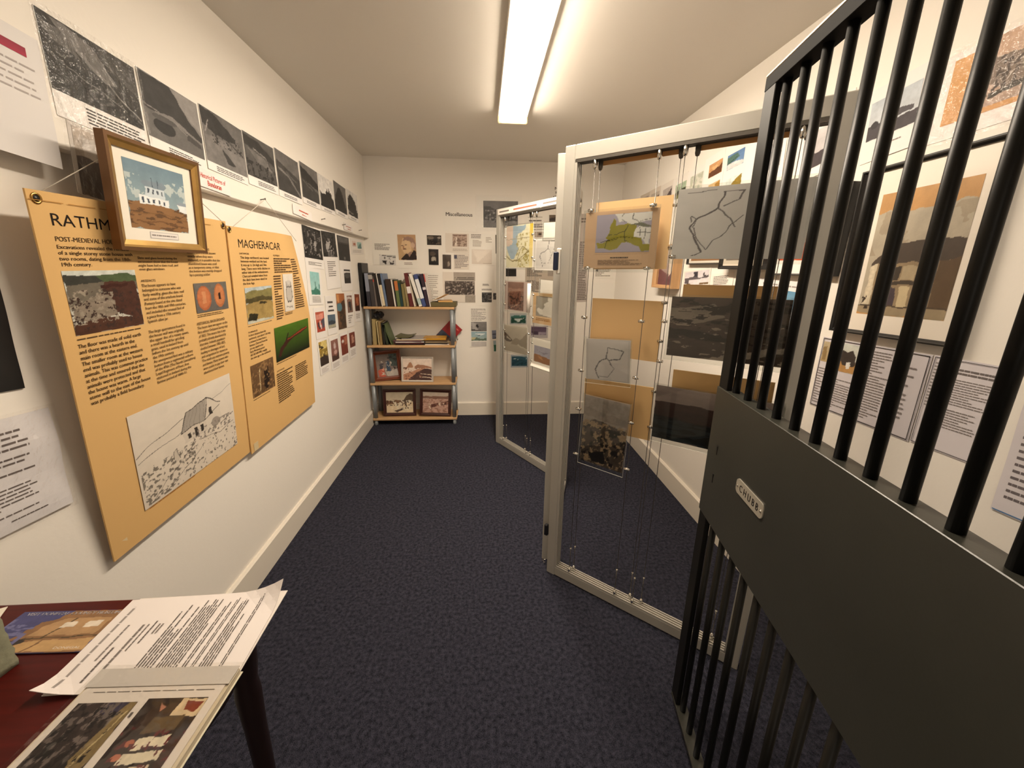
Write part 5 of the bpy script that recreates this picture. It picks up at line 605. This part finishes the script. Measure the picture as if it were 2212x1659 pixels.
elsA = [('tx', (.060, .046, .330, .074), 'RATHMO', '#1c120a', 0), ('tx', (.058, .098, .300, .109), 'POST-MEDIEVAL HOUSE', INK, 1), ('tx', (.056, .117, .352, .170), 'Excavations revealed the remains\nof a single storey stone house with\ntwo rooms, dating from the 18th-\n19th century.', INK, 1),
  ('im', (.052, .178, .35, .338), 110, 95, PHO), ('ln', (.052, .344, .345, .352), 1, INK, 1), ('tx', (.048, .360, .335, .528), tA, INK, 1),
  ('tx', (.374, .140, .598, .182), 'Slate and glass found during the\nexcavation show that the house\nmight have had a slate roof, and\neven glass windows.', INK, 1), ('tx', (.371, .207, .45, .214), 'ARTEFACTS', INK, 1),
  ('tx', (.370, .220, .612, .340), 'The house appears to have\nbelonged to someone who was\nfairly wealthy, given the slate roof\nand some of the artefacts found.\nPottery found at the site dated\nfrom the 18th and 19th centuries,\nand included the unusual find of\na piece from a 17th century\nSpanish olive jar.', INK, 1),
  ('tx', (.363, .360, .622, .535), 'The large quernstone found in\nthe house wall was originally\nthe upper disc of a rotary quern,\na small handmill for grinding\ngrain, used in Ireland from\nbefore the 1st century up until\nthe 19th century.\nAn unexpected find was a military\nbutton from a regimental uniform\nof the 47th (The North Lancashire)\nLoyal Regiment of Foot, first\nstationed in Ireland during the\nfamine period of 1846-51.', INK, 1),
  ('tx', (.665, .105, .915, .205), 'HISTORICAL FINDS\nknown, and it is not known\nexactly when they were\nstationed, it is possible that the\nabandoned house was used\nas a temporary camp, or that\nthe button was merely dropped\nby a passing soldier.', INK, 1), ('im', (.68, .228, .939, .334), 60, 44, COIN), ('ln', (.68, .338, .9, .350), 2, INK, .9),
  ('tx', (.667, .366, .912, .560), 'HISTORICAL BACKGROUND\nThe house does not appear on the\nfirst edition Ordnance Survey map\nof 1835. This means that it was\nprobably already abandoned by\nthat time. Irelands population\ndoubled between 1780-1835,\nleading to shortages of land,\nand competition for resources.\nThe result was extreme poverty\nand famine. Many tenants who\nwere unable to pay their rent\nabandoned their homes.', INK, 1),
  ('im', (.178, .595, .87, .914), 200, 180, DRW), ('ln', (.2, .916, .5, .919), 1, '#a4641c', 2), ('ln', (.0, .020, 1.0, .0225), 1, '#a87838', 2)]
pa = panel('large tan Rathmore panel with a pencil drawing of a stone house, beside the table', (-1.031, 1.3761, 1.1281), (.0006, .9998, .0177), (.0712, -.0177, .9973), .7016, .9829, elsA, wavy(3, .0012), [(.028, .018), (.972, .018)], (.048, .975),
  [[(-.995, 1.055, 1.612), (-1.0, 1.30, 1.762)], [(-.990, 1.714, 1.612), (-1.0, 1.44, 1.765)]])
B1 = [['g', '#a8b4b8', '#b8b8a8'], ['p', '#7c7448', [0, .12, .3, .08, .6, .1, 1, .06, 1, .4, 0, .4]], ['p', '#4c4428', [0, .3, .6, .26, 1, .34, 1, .44, 0, .42]], ['p', '#9c8450', [0, .45, .6, .38, 1, .45, 1, .95, 0, .9]], ['p', '#2c2818', [.1, .7, .4, .78, .3, .95, 0, .9]], ['p', '#3c3420', [.5, .4, .7, .42, .8, .5, .5, .48]], ['n', .35, 8, 8]]
B2 = [['g', '#6c5034', '#5c442c'], ['p', '#241812', [.55, .3, .75, .2, .8, .6, .65, .95, .5, .8]], ['l', '#c8b48c', .03, [.35, .2, .33, .95]], ['b', '#8c6c48', .6, 7, 8, 0, 0, 1, 1], ['n', .35, 8, 8]]
B3 = [['g', '#4a6c1c', '#14160c'], ['p', '#3a1c14', [.04, .86, .12, .66, .3, .42, .9, .24, .97, .30, .4, .52, .2, .72, .1, .9]], ['l', '#8c3c20', .04, [.35, .45, .92, .27]], ['l', '#241410', .03, [.3, .44, .36, .28]], ['n', .15, 7, 7]]
B4 = [['g', '#d8d0c4', '#d4ccc0'], ['p', '#b8b2aa', [.28, .22, .75, .22, .8, .45, .85, .62, .7, .74, .35, .74, .22, .6]], ['e', '#c4beb6', .52, .22, .24, .05], ['l', '#5c5650', .04, [.28, .22, .22, .6, .35, .74, .7, .74, .85, .62, .75, .22]], ['l', '#5c5650', .03, [.28, .34, .76, .34]], ['l', '#8a847c', .03, [.2, .88, .8, .9]], ['n', .1, 6, 6]]
elsB = [('tx', (.091, .046, .577, .080), 'MAGHERACAR', '#1c120a', 0), ('tx', (.091, .100, .19, .107), 'EARTHWORK', INK, 1), ('tx', (.095, .114, .415, .236), 'This large earthwork was located\nbetween wetland and dry land.\nIt was up to 2m high and 50m\nlong. There were wide ditches on\neither side of the embankment.\nCharcoal sampled taken from\nthe ditch have been dated to\nthe Iron Age.', INK, 1),
  ('im', (.104, .246, .415, .404), 55, 55, B1), ('ln', (.10, .41, .4, .416), 1, INK, 1), ('tx', (.10, .436, .2, .443), 'FURNACE', INK, 1), ('tx', (.097, .448, .352, .566), 'A short distance from the\nearthwork, a pit about 1.2m long\nis believed to have been a\nfurnace. Charcoal from the\npit was dated to the\nEarly Medieval period\nAD AD 600-800, roughly\nthe same age as the earthwork.', INK, 1),
  ('im', (.082, .591, .357, .745), 45, 50, B2), ('ln', (.08, .752, .3, .758), 1, INK, 1), ('tx', (.47, .103, .56, .110), 'POTTERY', INK, 1), ('ln', (.47, .116, .735, .190), 7, INK, 1.3), ('ln', (.45, .198, .555, .42), 18, INK, 1.2), ('im', (.576, .196, .725, .388), 30, 50, B4), ('ln', (.57, .392, .70, .406), 2, INK, 1), ('ln', (.745, .118, .90, .385), 22, INK, 1.2),
  ('im', (.402, .455, .947, .631), 75, 70, B3), ('ln', (.40, .637, .75, .643), 1, INK, 1), ('tx', (.395, .674, .50, .681), 'DATE RANGES', INK, 1), ('ln', (.388, .688, .633, .85), 14, INK, 1.2), ('ln', (.672, .695, .889, .785), 8, INK, 1.2)]
curl = lambda x, y: np.where((x+y) > .52, -.075*np.clip((x+y-.52)/.48, 0, 1)**1.3, 0)+.001*np.sin(6*y)
pb = panel('tan Magheracar panel with a green rifle picture and a curled back top corner', (-1.024, 2.079, 1.1276), (.0012, .9998, .0192), (.0715, -.0193, .9973), .7163, .9789, elsB, curl, [(.020, .014)], (.055, .978),
  [[(-.985, 1.740, 1.602), (XU+.022, 2.100, 1.763), (-1.03, 2.41, 1.60)]])

# ------------------------------------------------------------------ bookcase in the back corner
SX0, SX1, SY0, SY1 = -1.057, -.255, 3.655, 3.918
bc = thing('bookcase', 'beech bookcase of four shelves on grey tubes in the back corner', 'bookcase', ((SX0+SX1)/2, (SY0+SY1)/2, 0))
def rel(p): return Vector(p)-bc.location
SZ = [1.137, .786, .426, .072]; TH = .021
for z in SZ:
    g = G(); g.box(rel((SX0, SY0, z-TH)), rel((SX1, SY1, z)), WOOD, .003); g.done('shelf', bc)
for x in (-1.034, -.279):
    for y in (SY0+.026, SY1-.026):
        g = G(); 
        for z0, z1 in zip([SZ[1], SZ[2], SZ[3]], [SZ[0], SZ[1], SZ[2]]): g.tube(rel((x, y, z0)), rel((x, y, z1-TH)), .019, GREYP, 18)
        p = g.done('post', bc)
        g = G(); g.lathe([(.015, 0), (.017, .006), (.017, SZ[3]-TH)], GREYP, 16, Matrix.Translation(rel((x, y, 0)))); g.done('foot', bc)
ZT = SZ[0]
BK = [('tall black binder tilted against the wall', -1.060, -1.060, 1.510, .028, '#0f0d0f', None), ('slate and black photograph book', -1.008, -1.015, 1.428, .034, '#34343c', ('#8a8e9c', .45, .98)), ('grey marbled book with a pale top', -.970, -.982, 1.415, .036, '#3c3838', ('#a8a29a', .85, .98)),
  ('thin grey book with a red dot', -.944, -.963, 1.402, .018, '#6c625c', ('#b04030', .80, .88)), ('black brown album beside the white pamphlet', -.916, -.943, 1.424, .036, '#1c1512', None), ('white pamphlet standing thin', -.8935, -.926, 1.424, .008, '#ece4da', None), ('black topped cream spined book', -.876, -.908, 1.422, .024, '#100e10', ('#d8c8a8', .02, .66)), ('blue grey folder', -.853, -.889, 1.422, .022, '#6c7c98', None),
  ('thick dark leather album', -.817, -.830, 1.376, .055, '#2c1a10', None), ('slim white booklet', -.779, -.801, 1.374, .012, '#e8e0d6', None), ('slim black booklet', -.766, -.787, 1.372, .010, '#171314', None), ('orange topped green book', -.746, -.765, 1.364, .030, '#5c6c3c', ('#b86a34', .62, .98)), ('dark teal book', -.719, -.739, 1.342, .024, '#1c3a3c', None), ('olive brown book', -.693, -.709, 1.336, .026, '#7c7044', None), ('tan book leaning by the maroon binder', -.666, -.686, 1.344, .022, '#94835c', None),
  ('maroon binder with a white label', -.633, -.672, 1.430, .034, '#5c1c1c', ('#e0d8d4', .40, .60)), ('sheaf of cream pages in a loose cover', -.607, -.654, 1.402, .014, '#d8ccb8', None), ('white lever binder leaning steeply', -.555, -.636, 1.424, .030, '#e8e2d8', ('#a8b8b4', .05, .25)), ('blue binder with a long white label', -.520, -.592, 1.420, .034, '#3c4a7c', ('#dcdcdc', .25, .85)), ('dark purple binder', -.488, -.540, 1.424, .030, '#2c1a2c', ('#d0c8cc', .52, .60)), ('thin red and white booklet leaning last', -.468, -.516, 1.428, .010, '#d8d0cc', ('#b83c38', .75, .98))]
def book(lab, xb, xt, zt, th, col, band, zb, y0, dep, group, name='book', cat='book'):
    a = math.atan2(xt-xb, zt-zb); H = (zt-zb)/math.cos(a)-abs(math.tan(a))*th*.5
    M = Matrix.Translation((xb, y0, zb+abs(math.sin(a))*th*.5+.0005)) @ Matrix.Rotation(a, 4, 'Y'); t = thing(name, lab, cat, group=group, M=M)
    m = mat('cover_'+col, col, .42); c = min(.0022, th*.2)
    g = G(); g.box((-th/2, 0, 0), (-th/2+c, dep, H), m, .0006); g.box((th/2-c, 0, 0), (th/2, dep, H), m, .0006); g.box((-th/2, 0, 0), (th/2, c, H), m, .0006); g.done('cover', t)
    g = G(); g.box((-th/2+c, c, .003), (th/2-c, dep-.004, H-.004), mat('page_edges', '#d6c8ae', .8)); g.done('page_block', t)
    if band:
        g = G(); g.box((-th/2+.0008, -.0007, H*band[1]), (th/2-.0008, .0004, H*band[2]), mat('band_'+band[0], band[0], .5)); g.done('spine_label', t)
    return t
rb = random.Random(3)
for lab, xb, xt, zt, th, col, band in BK: book(lab+' on the top shelf', xb, xt, zt, th, col, band, ZT, SY0+.012+.012*rb.random(), .20, 'books on the top shelf')
for lab, xb, xt, zt, th, col in [('tan spined tall book', -.990, -.986, 1.022, .034, '#a08c5c'), ('thin cream book', -.952, -.961, 1.002, .009, '#dcc894'), ('mottled brown book', -.932, -.938, .999, .026, '#8c7448'), ('black book', -.903, -.912, .990, .020, '#171614'), ('dark green book leaning', -.876, -.903, .972, .022, '#26301e'), ('pale green edged book leaning low', -.838, -.900, .978, .012, '#56643e')]:
    book(lab+' on the second shelf', xb, xt, zt, th, col, None, SZ[1], SY0+.03, .18, 'books on the second shelf')
# crumpled black bag on the books of shelf two
t = bmesh.new(); bmesh.ops.create_icosphere(t, subdivisions=3, radius=.05); rs_ = np.random.RandomState(4)
for v_ in t.verts:
    k = 1+.35*math.sin(9*v_.co.x*20+3*v_.co.z*30)*.5+.25*(rs_.rand()-.5); v_.co = Vector((v_.co.x*.85*k, v_.co.y*.9*k, v_.co.z*.7*k))
g = G(); g.merge(t, BLACKP, Matrix.Translation((-.955, SY0+.10, 1.052))); tag(g.done('crumpled_bag'), 'crumpled black bag stuffed on top of the second shelf books', 'bag')
# flat things
def flat(name, lab, cat, cx, cy, z, w_, d_, th, col, rot=0, group=None, warp=None, m=None):
    P = Print(w_, d_, th, col, warp or wavy(int(cx*1000) % 97, .0008), 6); o = P.done(name, m or M_PHOTO, None, Matrix.Translation((cx, cy, z)) @ Matrix.Rotation(rot, 4, 'Z')); return tag(o, lab, cat, group)
g = G(); g.box((-.118, -.10, 0), (.118, .10, .040), mat('olive_box', '#5c5230', .6), .003); o = g.done('document_box'); o.location = (-.354, SY0+.125, ZT+.0005); tag(o, 'flat olive document box lying on the top shelf', 'box')
flat('paperback', 'tan paperback lying on the olive box', 'paperback', -.345, SY0+.115, ZT+.0415, .13, .17, .012, '#c89c5c', .15)
flat('leaflet', 'curled cream leaflet topmost on the olive box', 'leaflet', -.385, SY0+.10, ZT+.0545, .12, .15, .003, '#d8b070', -.2, None, lambda x, y: .055*np.clip(x+.45, 0, 1)**1.2+.001)
zz = SZ[1]+.0005
for k, (lab, cx, w_, th, col, rot) in enumerate([('black magazine lowest in the wide heap', -.672, .27, .008, '#1c1416', .03), ('maroon magazine second in the wide heap', -.682, .27, .009, '#4a1c24', -.04), ('white magazine third in the wide heap', -.676, .26, .008, '#d8d0c8', .05), ('plum magazine fourth in the wide heap', -.690, .26, .008, '#5c3440', -.05), ('cream magazine fifth in the wide heap', -.672, .25, .008, '#dcc8a4', .04), ('grey magazine sixth in the wide heap', -.640, .22, .007, '#a8a09c', .06), ('olive magazine curling on top of the wide heap', -.722, .15, .006, '#54522c', -.08)]):
    flat('magazine', lab, 'magazine', cx, SY0+.125, zz, w_, .20, th, col, rot, 'heap of magazines on the second shelf', (lambda x, y: .012*np.abs(x)**2*4+.001) if k == 6 else None); zz += th+.0025
zz = SZ[1]+.0005
for k, (lab, cx, w_, th, col, rot) in enumerate([('white magazine lowest in the narrow heap', -.427, .22, .008, '#dcd4cc', .04), ('dark magazine second in the narrow heap', -.432, .22, .009, '#2c2422', -.05), ('buff magazine third in the narrow heap', -.425, .22, .009, '#a08c6c', .06), ('brown magazine fourth in the narrow heap', -.430, .21, .009, '#54402c', -.02)]):
    flat('magazine', lab, 'magazine', cx, SY0+.12, zz, w_, .19, th, col, rot, 'heap of magazines on the second shelf'); zz += th+.0025
flat('padded_envelope', 'mustard padded envelope topmost on the narrow heap', 'envelope', -.448, SY0+.12, zz, .21, .17, .016, '#c08c2c', .02)
flat('booklet', 'green booklet lying under the leaning second shelf books', 'booklet', -.815, SY0+.14, SZ[1]+.0005, .075, .16, .02, '#748450', .1)
P = Print(.15, .215, .002, '#8c1c1c'); P.image((0, .0, 1, 1), 40, 56, [['g', '#962020', '#8c1c1e'], ['p', '#3c4454', [0, .62, 1, .60, 1, 1, 0, 1]], ['p', '#2c3444', [.2, .7, .7, .66, .6, .9, .3, .92]], ['e', '#c06058', .75, .15, .1, .03], ['n', .12, 5, 5]], 9)
o = P.done('leaflet', M_PHOTO, None, frame_matrix((-.325, SY1-.020, .872), (.72, 0, -.69), (.69, .06, .72))); tag(o, 'red leaflet stood on its corner against the wall behind the bookcase post', 'leaflet')
g = G(); g.box((-.0, -.012, -.025), (.014, .012, .025), WHITEP, .003); o = g.done('wall_hook'); o.location = (-.252, YB-.012, .83); tag(o, 'small white plastic hook on the wall beside the bookcase post', 'hook')
def stand(x, y, zb, w_, h_, yaw, tilt, roll=0):
    return Matrix.Translation((x, y, zb)) @ Matrix.Rotation(yaw, 4, 'Z') @ Matrix.Rotation(roll, 4, 'Y') @ Matrix.Rotation(math.radians(90)-tilt, 4, 'X') @ Matrix.Translation((0, h_/2, 0))
picture_frame('framed_photograph', 'deep reddish wooden framed colour photograph leaning on the third shelf', 'picture', stand(-.915, SY0+.135, SZ[2]+.010, .27, .27, .28, .10, -.045), .262, .285, .034, .045, REDWOOD, '#8c7c70',
   [('im', (0, 0, 1, 1), 60, 50, [['g', '#6c6058', '#8c7c74'], ['p', '#44504a', [.6, 0, 1, 0, 1, .6, .7, .55]], ['b', '#2c2a26', .55, 6, 6, .55, 0, 1, .7], ['p', '#3a4c60', [.45, .35, .6, .3, .66, .75, .5, .8]], ['p', '#bc5c48', [.05, .7, .35, .6, .4, 1, .1, 1]], ['e', '#d89880', .3, .66, .06, .06], ['p', '#b4aca4', [.4, .8, .95, .7, 1, 1, .5, 1]], ['p', '#4a4448', [.15, .45, .35, .4, .3, .65, .15, .65]], ['b', '#c8beb0', .66, 7, 7, .2, .3, .8, .9], ['n', .25, 7, 7]])], 21)
picture_frame('framed_photograph', 'pale framed sepia photograph of a crowded shore road leaning on the third shelf', 'picture', stand(-.622, SY0+.050, SZ[2]+.003, .30, .235, -.06, .16), .303, .238, .014, .014, SILVERF, '#cfc4b8',
   [('im', (.02, .02, .98, .98), 75, 60, [['g', '#dccabc', '#d4bca8'], ['p', '#a4785c', [.15, .36, .2, .2, .28, .18, .34, .3, .36, .42, .1, .45]], ['p', '#9c7058', [.4, .38, .5, .28, .8, .32, 1, .4, 1, .46, .4, .45]], ['p', '#b48468', [0, .75, .5, .5, .8, .42, .55, .7, .1, 1, 0, 1]], ['p', '#4a3430', [.15, 1, .5, .62, .75, .46, 1, .5, 1, 1]], ['p', '#d8c4b0', [.6, .70, 1, .74, 1, .77, .6, .73]], ['p', '#d8c4b0', [.58, .83, 1, .88, 1, .91, .58, .86]], ['p', '#54382e', [0, .42, .12, .42, .12, .48, 0, .48]], ['b', '#7c5444', .62, 12, 9, 0, .45, .7, 1], ['n', .18, 9, 8]])], 22)
S1 = [['g', '#c0b49c', '#c8b8a0'], ['p', '#584838', [.62, .42, .78, .16, .92, .08, 1, .14, 1, .45, .7, .5]], ['p', '#7c5c44', [0, .42, .3, .38, .62, .4, .62, .58, 0, .62]], ['p', '#d8c4a4', [0, .6, 1, .5, 1, 1, 0, 1]], ['b', '#4c3428', .58, 10, 8, 0, .4, 1, .66], ['p', '#4c3c34', [.28, .92, .55, .78, .68, .74, .6, .86, .4, .96]], ['l', '#3c2c24', .03, [.72, .8, .74, .68, .8, .7, .8, .8]], ['b', '#e0d4bc', .64, 8, 8, .2, .4, 1, .9], ['n', .16, 9, 8]]
S2 = [['g', '#c0b0a0', '#b49c8c'], ['p', '#7c5a4c', [0, .22, 1, .2, 1, .34, 0, .32]], ['p', '#b89484', [0, .34, 1, .32, 1, 1, 0, 1]], ['p', '#5c3830', [.28, .62, .6, .52, .62, .66, .3, .78]], ['p', '#d8c8b4', [.24, .58, .32, .6, .32, .82, .26, .8]], ['p', '#d8c8b4', [.64, .5, .68, .5, .68, .66, .64, .66]], ['p', '#54342c', [.7, .48, 1, .4, 1, .56, .72, .64]], ['p', '#dccbb8', [.76, .5, .82, .48, .82, .58, .76, .6]], ['b', '#946c5c', .6, 9, 8, 0, .35, 1, 1], ['n', .16, 9, 8]]
picture_frame('framed_photograph', 'dark brown framed sepia photograph of figures on a sunny beach, bottom shelf', 'picture', stand(-.812, SY0+.075, SZ[3]+.003, .31, .27, .02, .10), .312, .262, .028, .020, BROWNF, '#d0c0a8', [('im', (0, 0, 1, 1), 62, 52, S1)], 23)
picture_frame('framed_photograph', 'dark brown framed sepia photograph of a long pale shed, bottom shelf', 'picture', stand(-.468, SY0+.055, SZ[3]+.004, .30, .27, -.04, .12, .035), .304, .262, .028, .020, BROWNF, '#d0c0a8', [('im', (0, 0, 1, 1), 62, 52, S2)], 24)

# ------------------------------------------------------------------ table and what lies on it
TZ = .752; TX0, TX1, TY0, TY1 = -1.058, -.518, .03, .760
tb = thing('side_table', 'small polished mahogany table against the wall, covered with papers', 'table', ((TX0+TX1)/2, (TY0+TY1)/2, 0))
def trl(p): return Vector(p)-tb.location
g = G(); g.box(trl((TX0, TY0, TZ-.018)), trl((TX1, TY1, TZ)), MAHOG, .005, seg=2); g.done('tabletop', tb)
for lo, hi in (((TX0+.03, TY1-.045, TZ-.105), (TX1-.03, TY1-.028, TZ-.018)), ((TX0+.03, TY0+.028, TZ-.105), (TX1-.03, TY0+.045, TZ-.018)), ((TX0+.028, TY0+.03, TZ-.105), (TX0+.045, TY1-.03, TZ-.018))):
    g = G(); g.box(trl(lo), trl(hi), DARKWOOD, .002); g.done('apron', tb)
poly = [(TY0+.03, TZ-.018), (TY1-.03, TZ-.018), (TY1-.03, TZ-.13), (TY1-.10, TZ-.16)]+[(TY1-.13-.45*k/10, TZ-.16+.06*math.sin(math.pi*k/20)) for k in range(11)]+[(TY0+.03, TZ-.13)]
g = G(); g.prism(poly, TX1-.026, TX1-.010, DARKWOOD, Matrix(((0, 1, 0, 0), (1, 0, 0, 0), (0, 0, 1, 0), (0, 0, 0, 1))) ); p = g.done('apron', tb); p.location = -tb.location
for sx, x in ((-1, TX0+.045), (1, TX1-.020)):
    for sy, y in ((-1, TY0+.045), (1, TY1-.045)):
        g = G(); a = Matrix.Translation(trl((x, y, 0)))
        g.lathe([(.019, 0), (.021, .02), (.020, .2), (.023, .42), (.027, .52), (.024, .56), (.030, .60), (.033, .645), (.033, TZ-.018)], DARKWOOD, 16, a); g.done('leg', tb)
def on_table(name, lab, cat, cx, cy, w_, h_, th, col, els, ang, z, warp=None, m=None, seed=60, group=None, res=10):
    M = Matrix.Translation((cx, cy, z)) @ Matrix.Rotation(ang, 4, 'Z'); P = Print(w_, h_, th, col, warp, res); P.els(els, seed); return tag(P.done(name, m or M_PAPER, None, M), lab, cat, group)
# typed page lies with its heading towards the wall: page right = +y, page up = -x
crl = lambda x, y: .0006+.030*np.clip((x-y-.68)/.32, 0, 1)**2+.018*np.clip((-x+y-.75)/.25, 0, 1)**2
on_table('typed_page', 'white typed page with curled corners overhanging the table edge', 'typed page', -.598, .653, .206, .312, .0014, '#ebe3df',
   [('ln', (.05, .05, .95, .085), 1, '#9a928e', 1), ('ln', (.30, .13, .72, .15), 1, '#8a827e', 1.4), ('ln', (.1, .165, .45, .185), 1, '#6c6460', 1.6), ('ln', (.2, .22, .7, .245), 1, '#7c746f', 1.4), ('ln', (.38, .255, .68, .27), 1, '#7c746f', 1.4), ('ln', (.45, .29, .7, .305), 1, '#6c6460', 1.8), ('ln', (.55, .32, .66, .36), 2, '#7c746f', 1.2),
    ('ln', (.10, .395, .88, .50), 6, '#655e5a', 1.1), ('ln', (.06, .515, .93, .64), 8, '#655e5a', 1.1), ('ln', (.06, .66, .92, .69), 2, '#655e5a', 1.1), ('ln', (.06, .71, .93, .735), 2, '#655e5a', 1.1), ('ln', (.06, .755, .93, .83), 5, '#655e5a', 1.1), ('ln', (.06, .87, .93, .895), 2, '#655e5a', 1.1)], math.radians(92), TZ+.0030, crl, seed=61, res=24)
on_table('blank_page', 'blank white page lying just under the typed page', 'page', -.592, .656, .206, .306, .0012, '#e4dcd4', [], math.radians(91), TZ+.0008, lambda x, y: .0004+0*x, seed=62)
vis = [['g', '#4c4c78', '#44466c'], ['p', '#8c6848', [.32, .30, .36, .0, 1, .0, 1, 1, .12, 1]], ['p', '#b08c64', [.36, .45, .5, .2, .95, .18, .95, .6, .34, .62]], ['p', '#4c4c78', [.12, 0, .5, .0, .42, .24, .3, .3]], ['p', '#38302c', [.2, .78, .34, .66, .36, .74, .24, 1, .12, 1]], ['p', '#bc9868', [.36, .74, 1, .70, 1, .96, .26, .98]], ['l', '#54442f', .03, [.34, .68, 1, .64]], ['l', '#54442f', .02, [.5, .65, .62, .2]], ['p', '#dccfbc', [.54, .3, .66, .28, .66, .42, .54, .44]], ['p', '#dccfbc', [.76, .28, .9, .26, .9, .42, .76, .44]], ['l', '#7c5c40', .02, [.45, .98, .55, .72]], ['b', '#6c6c94', .6, 4, 8, 0, .2, .3, .8], ['n', .2, 10, 8]]
on_table('museum_brochure', 'blue and brown museum brochure headed VISIT DONEGAL COUNTY MUSEUM, half under the typed page', 'brochure', -.855, .682, .200, .096, .0016, '#5a5a80', [('im', (0, 0, 1, 1), 130, 60, vis), ('tx', (.06, .03, .97, .105), 'VISIT DONEGAL COUNTY MUSEUM', '#e6e0e4', 1), ('tx', (.72, .88, .96, .93), 'DONEGAL', '#d8cfc4', 0)], math.radians(-1.5), TZ+.0006, lambda x, y: .0005+0*x, None, 63)
on_table('blank_page', 'small white page corner showing behind the grey stone', 'page', -1.015, .676, .085, .125, .0012, '#e8e0d0', [], math.radians(28), TZ+.0006, lambda x, y: .0004+0*x, seed=64)
# photo booklet in a clear cover
bk_ = thing('photo_booklet', 'ring binder booklet of colour photographs in a clear cover on the table corner', 'booklet', (-.556, .415, TZ+.0046))
bk_.rotation_euler.z = math.radians(-2)
g = G(); g.box((-.118, -.158, 0), (.118, .158, .012), mat('page_edges', '#d6c8ae', .8), .001); g.box((-.120, -.16, 0), (.1205, .16, .0015), mat('cream_cover', '#d8d2bc', .5), .0005); g.done('page_block', bk_)
PR = [['g', '#2c201c', '#2a1c18'], ['p', '#d8c09c', [.58, 0, 1, .0, 1, .2, .55, .22]], ['p', '#7c2c1c', [.68, .02, .98, .04, .9, .16, .72, .14]], ['p', '#3c2a20', [.2, .1, .55, .05, .55, .3, .1, .35]], ['p', '#5c4a34', [.35, .22, .8, .2, .8, .36, .3, .38]],
      ['p', '#dcd0b8', [.34, .42, .80, .40, .84, .50, .34, .54]], ['p', '#d8ccb4', [.30, .56, .84, .54, .86, .64, .28, .66]], ['p', '#d4c4ac', [.22, .70, .80, .68, .80, .76, .2, .78]], ['p', '#cfc0a8', [.20, .84, .78, .82, .78, .9, .18, .92]], ['e', '#a85c44', .26, .47, .07, .035], ['e', '#b06a50', .22, .60, .07, .035], ['e', '#a85c44', .14, .74, .07, .035], ['e', '#b4785c', .1, .87, .07, .035], ['p', '#b87c68', [.28, .06, .4, .1, .34, .16]], ['p', '#40202c', [.5, .50, .8, .505, .8, .53, .5, .53]], ['p', '#3a2420', [.84, .42, 1, .4, 1, 1, .86, 1]], ['b', '#5c1c20', .66, 9, 9, 0, .3, 1, 1], ['n', .22, 9, 10]]
PLf = [['g', '#3a2e2c', '#2c2420'], ['p', '#3a3448', [.5, 0, .9, 0, .8, .15, .5, .12]], ['p', '#84704c', [.86, 0, 1, 0, 1, .6, .8, 1, .55, 1]], ['l', '#c0ac80', .025, [.95, .1, .78, .55, .6, 1]], ['b', '#6c605c', .58, 9, 9, 0, 0, .8, 1], ['b', '#1c1614', .6, 9, 9, 0, 0, .9, 1], ['n', .35, 9, 9]]
P = Print(.226, .306, .0012, '#e2d8d0'); P.els([('ln', (.08, .105, .96, .112), 1, '#5c5450', 1), ('im', (.52, .15, .94, .60), 100, 120, PR), ('im', (.05, .165, .46, .62), 90, 110, PLf), ('im', (.52, .64, .94, .96), 40, 40, PLf), ('ln', (.475, .2, .495, .26), 1, '#5c5450', 1)], 66)
P.done('photo_page', M_PHOTO, bk_, Matrix.Translation((0, 0, .0125)))
M_COVER = clear('clear_cover', .2, (.97, .97, .96), .06, (14, .4, .01))
g = G(); g.box((-.122, -.162, .0150), (.122, .166, .0158), M_COVER); p = g.done('clear_cover', bk_); p['label'] = 'clear plastic cover sheet'
g = G(); g.box((-.118, .128, .0146), (.118, .160, .0150), mat('cover_strip', '#cdc6c0', .35)); p = g.done('title_strip', bk_); p['label'] = 'pale blank title strip'
# rough stone block
t = bmesh.new(); bmesh.ops.create_cube(t, size=1); bmesh.ops.subdivide_edges(t, edges=t.edges, cuts=9, use_grid_fill=True); rs_ = np.random.RandomState(11)
for v_ in t.verts:
    c_ = v_.co; v_.co = Vector((c_.x*.16, c_.y*.12, (c_.z+.5)*(.105+.012*math.sin(14*c_.x+3)*math.cos(9*c_.y))))+Vector(((rs_.rand()-.5)*.003, (rs_.rand()-.5)*.003, (rs_.rand()-.5)*.003 if c_.z > -.49 else 0))
STONE = mat('weathered_stone', '#8c8c74', .85, bump=(30, .5, .01), vary=(16, .35)); nt = STONE.node_tree
n_ = nt.nodes.new('ShaderNodeTexNoise'); n_.inputs['Scale'].default_value = 11; tc_ = nt.nodes.new('ShaderNodeTexCoord'); nt.links.new(tc_.outputs['Object'], n_.inputs['Vector'])
r_ = nt.nodes.new('ShaderNodeValToRGB'); r_.color_ramp.elements[0].position = .5; r_.color_ramp.elements[0].color = (*lin('#8f9078'), 1); r_.color_ramp.elements[1].position = .68; r_.color_ramp.elements[1].color = (*lin('#6c4a3a'), 1); nt.links.new(n_.outputs['Fac'], r_.inputs[0])
for x_ in nt.nodes:
    if x_.bl_idname == 'ShaderNodeMix': nt.links.new(r_.outputs[0], x_.inputs[6])
g = G(); g.merge(t, STONE, Matrix.Rotation(math.radians(-8), 4, 'Z'), True); o = g.done('stone_block'); o.location = (-.932, .568, TZ+.0008); tag(o, 'rough grey green stone block with a rusty patch on the table', 'stone')
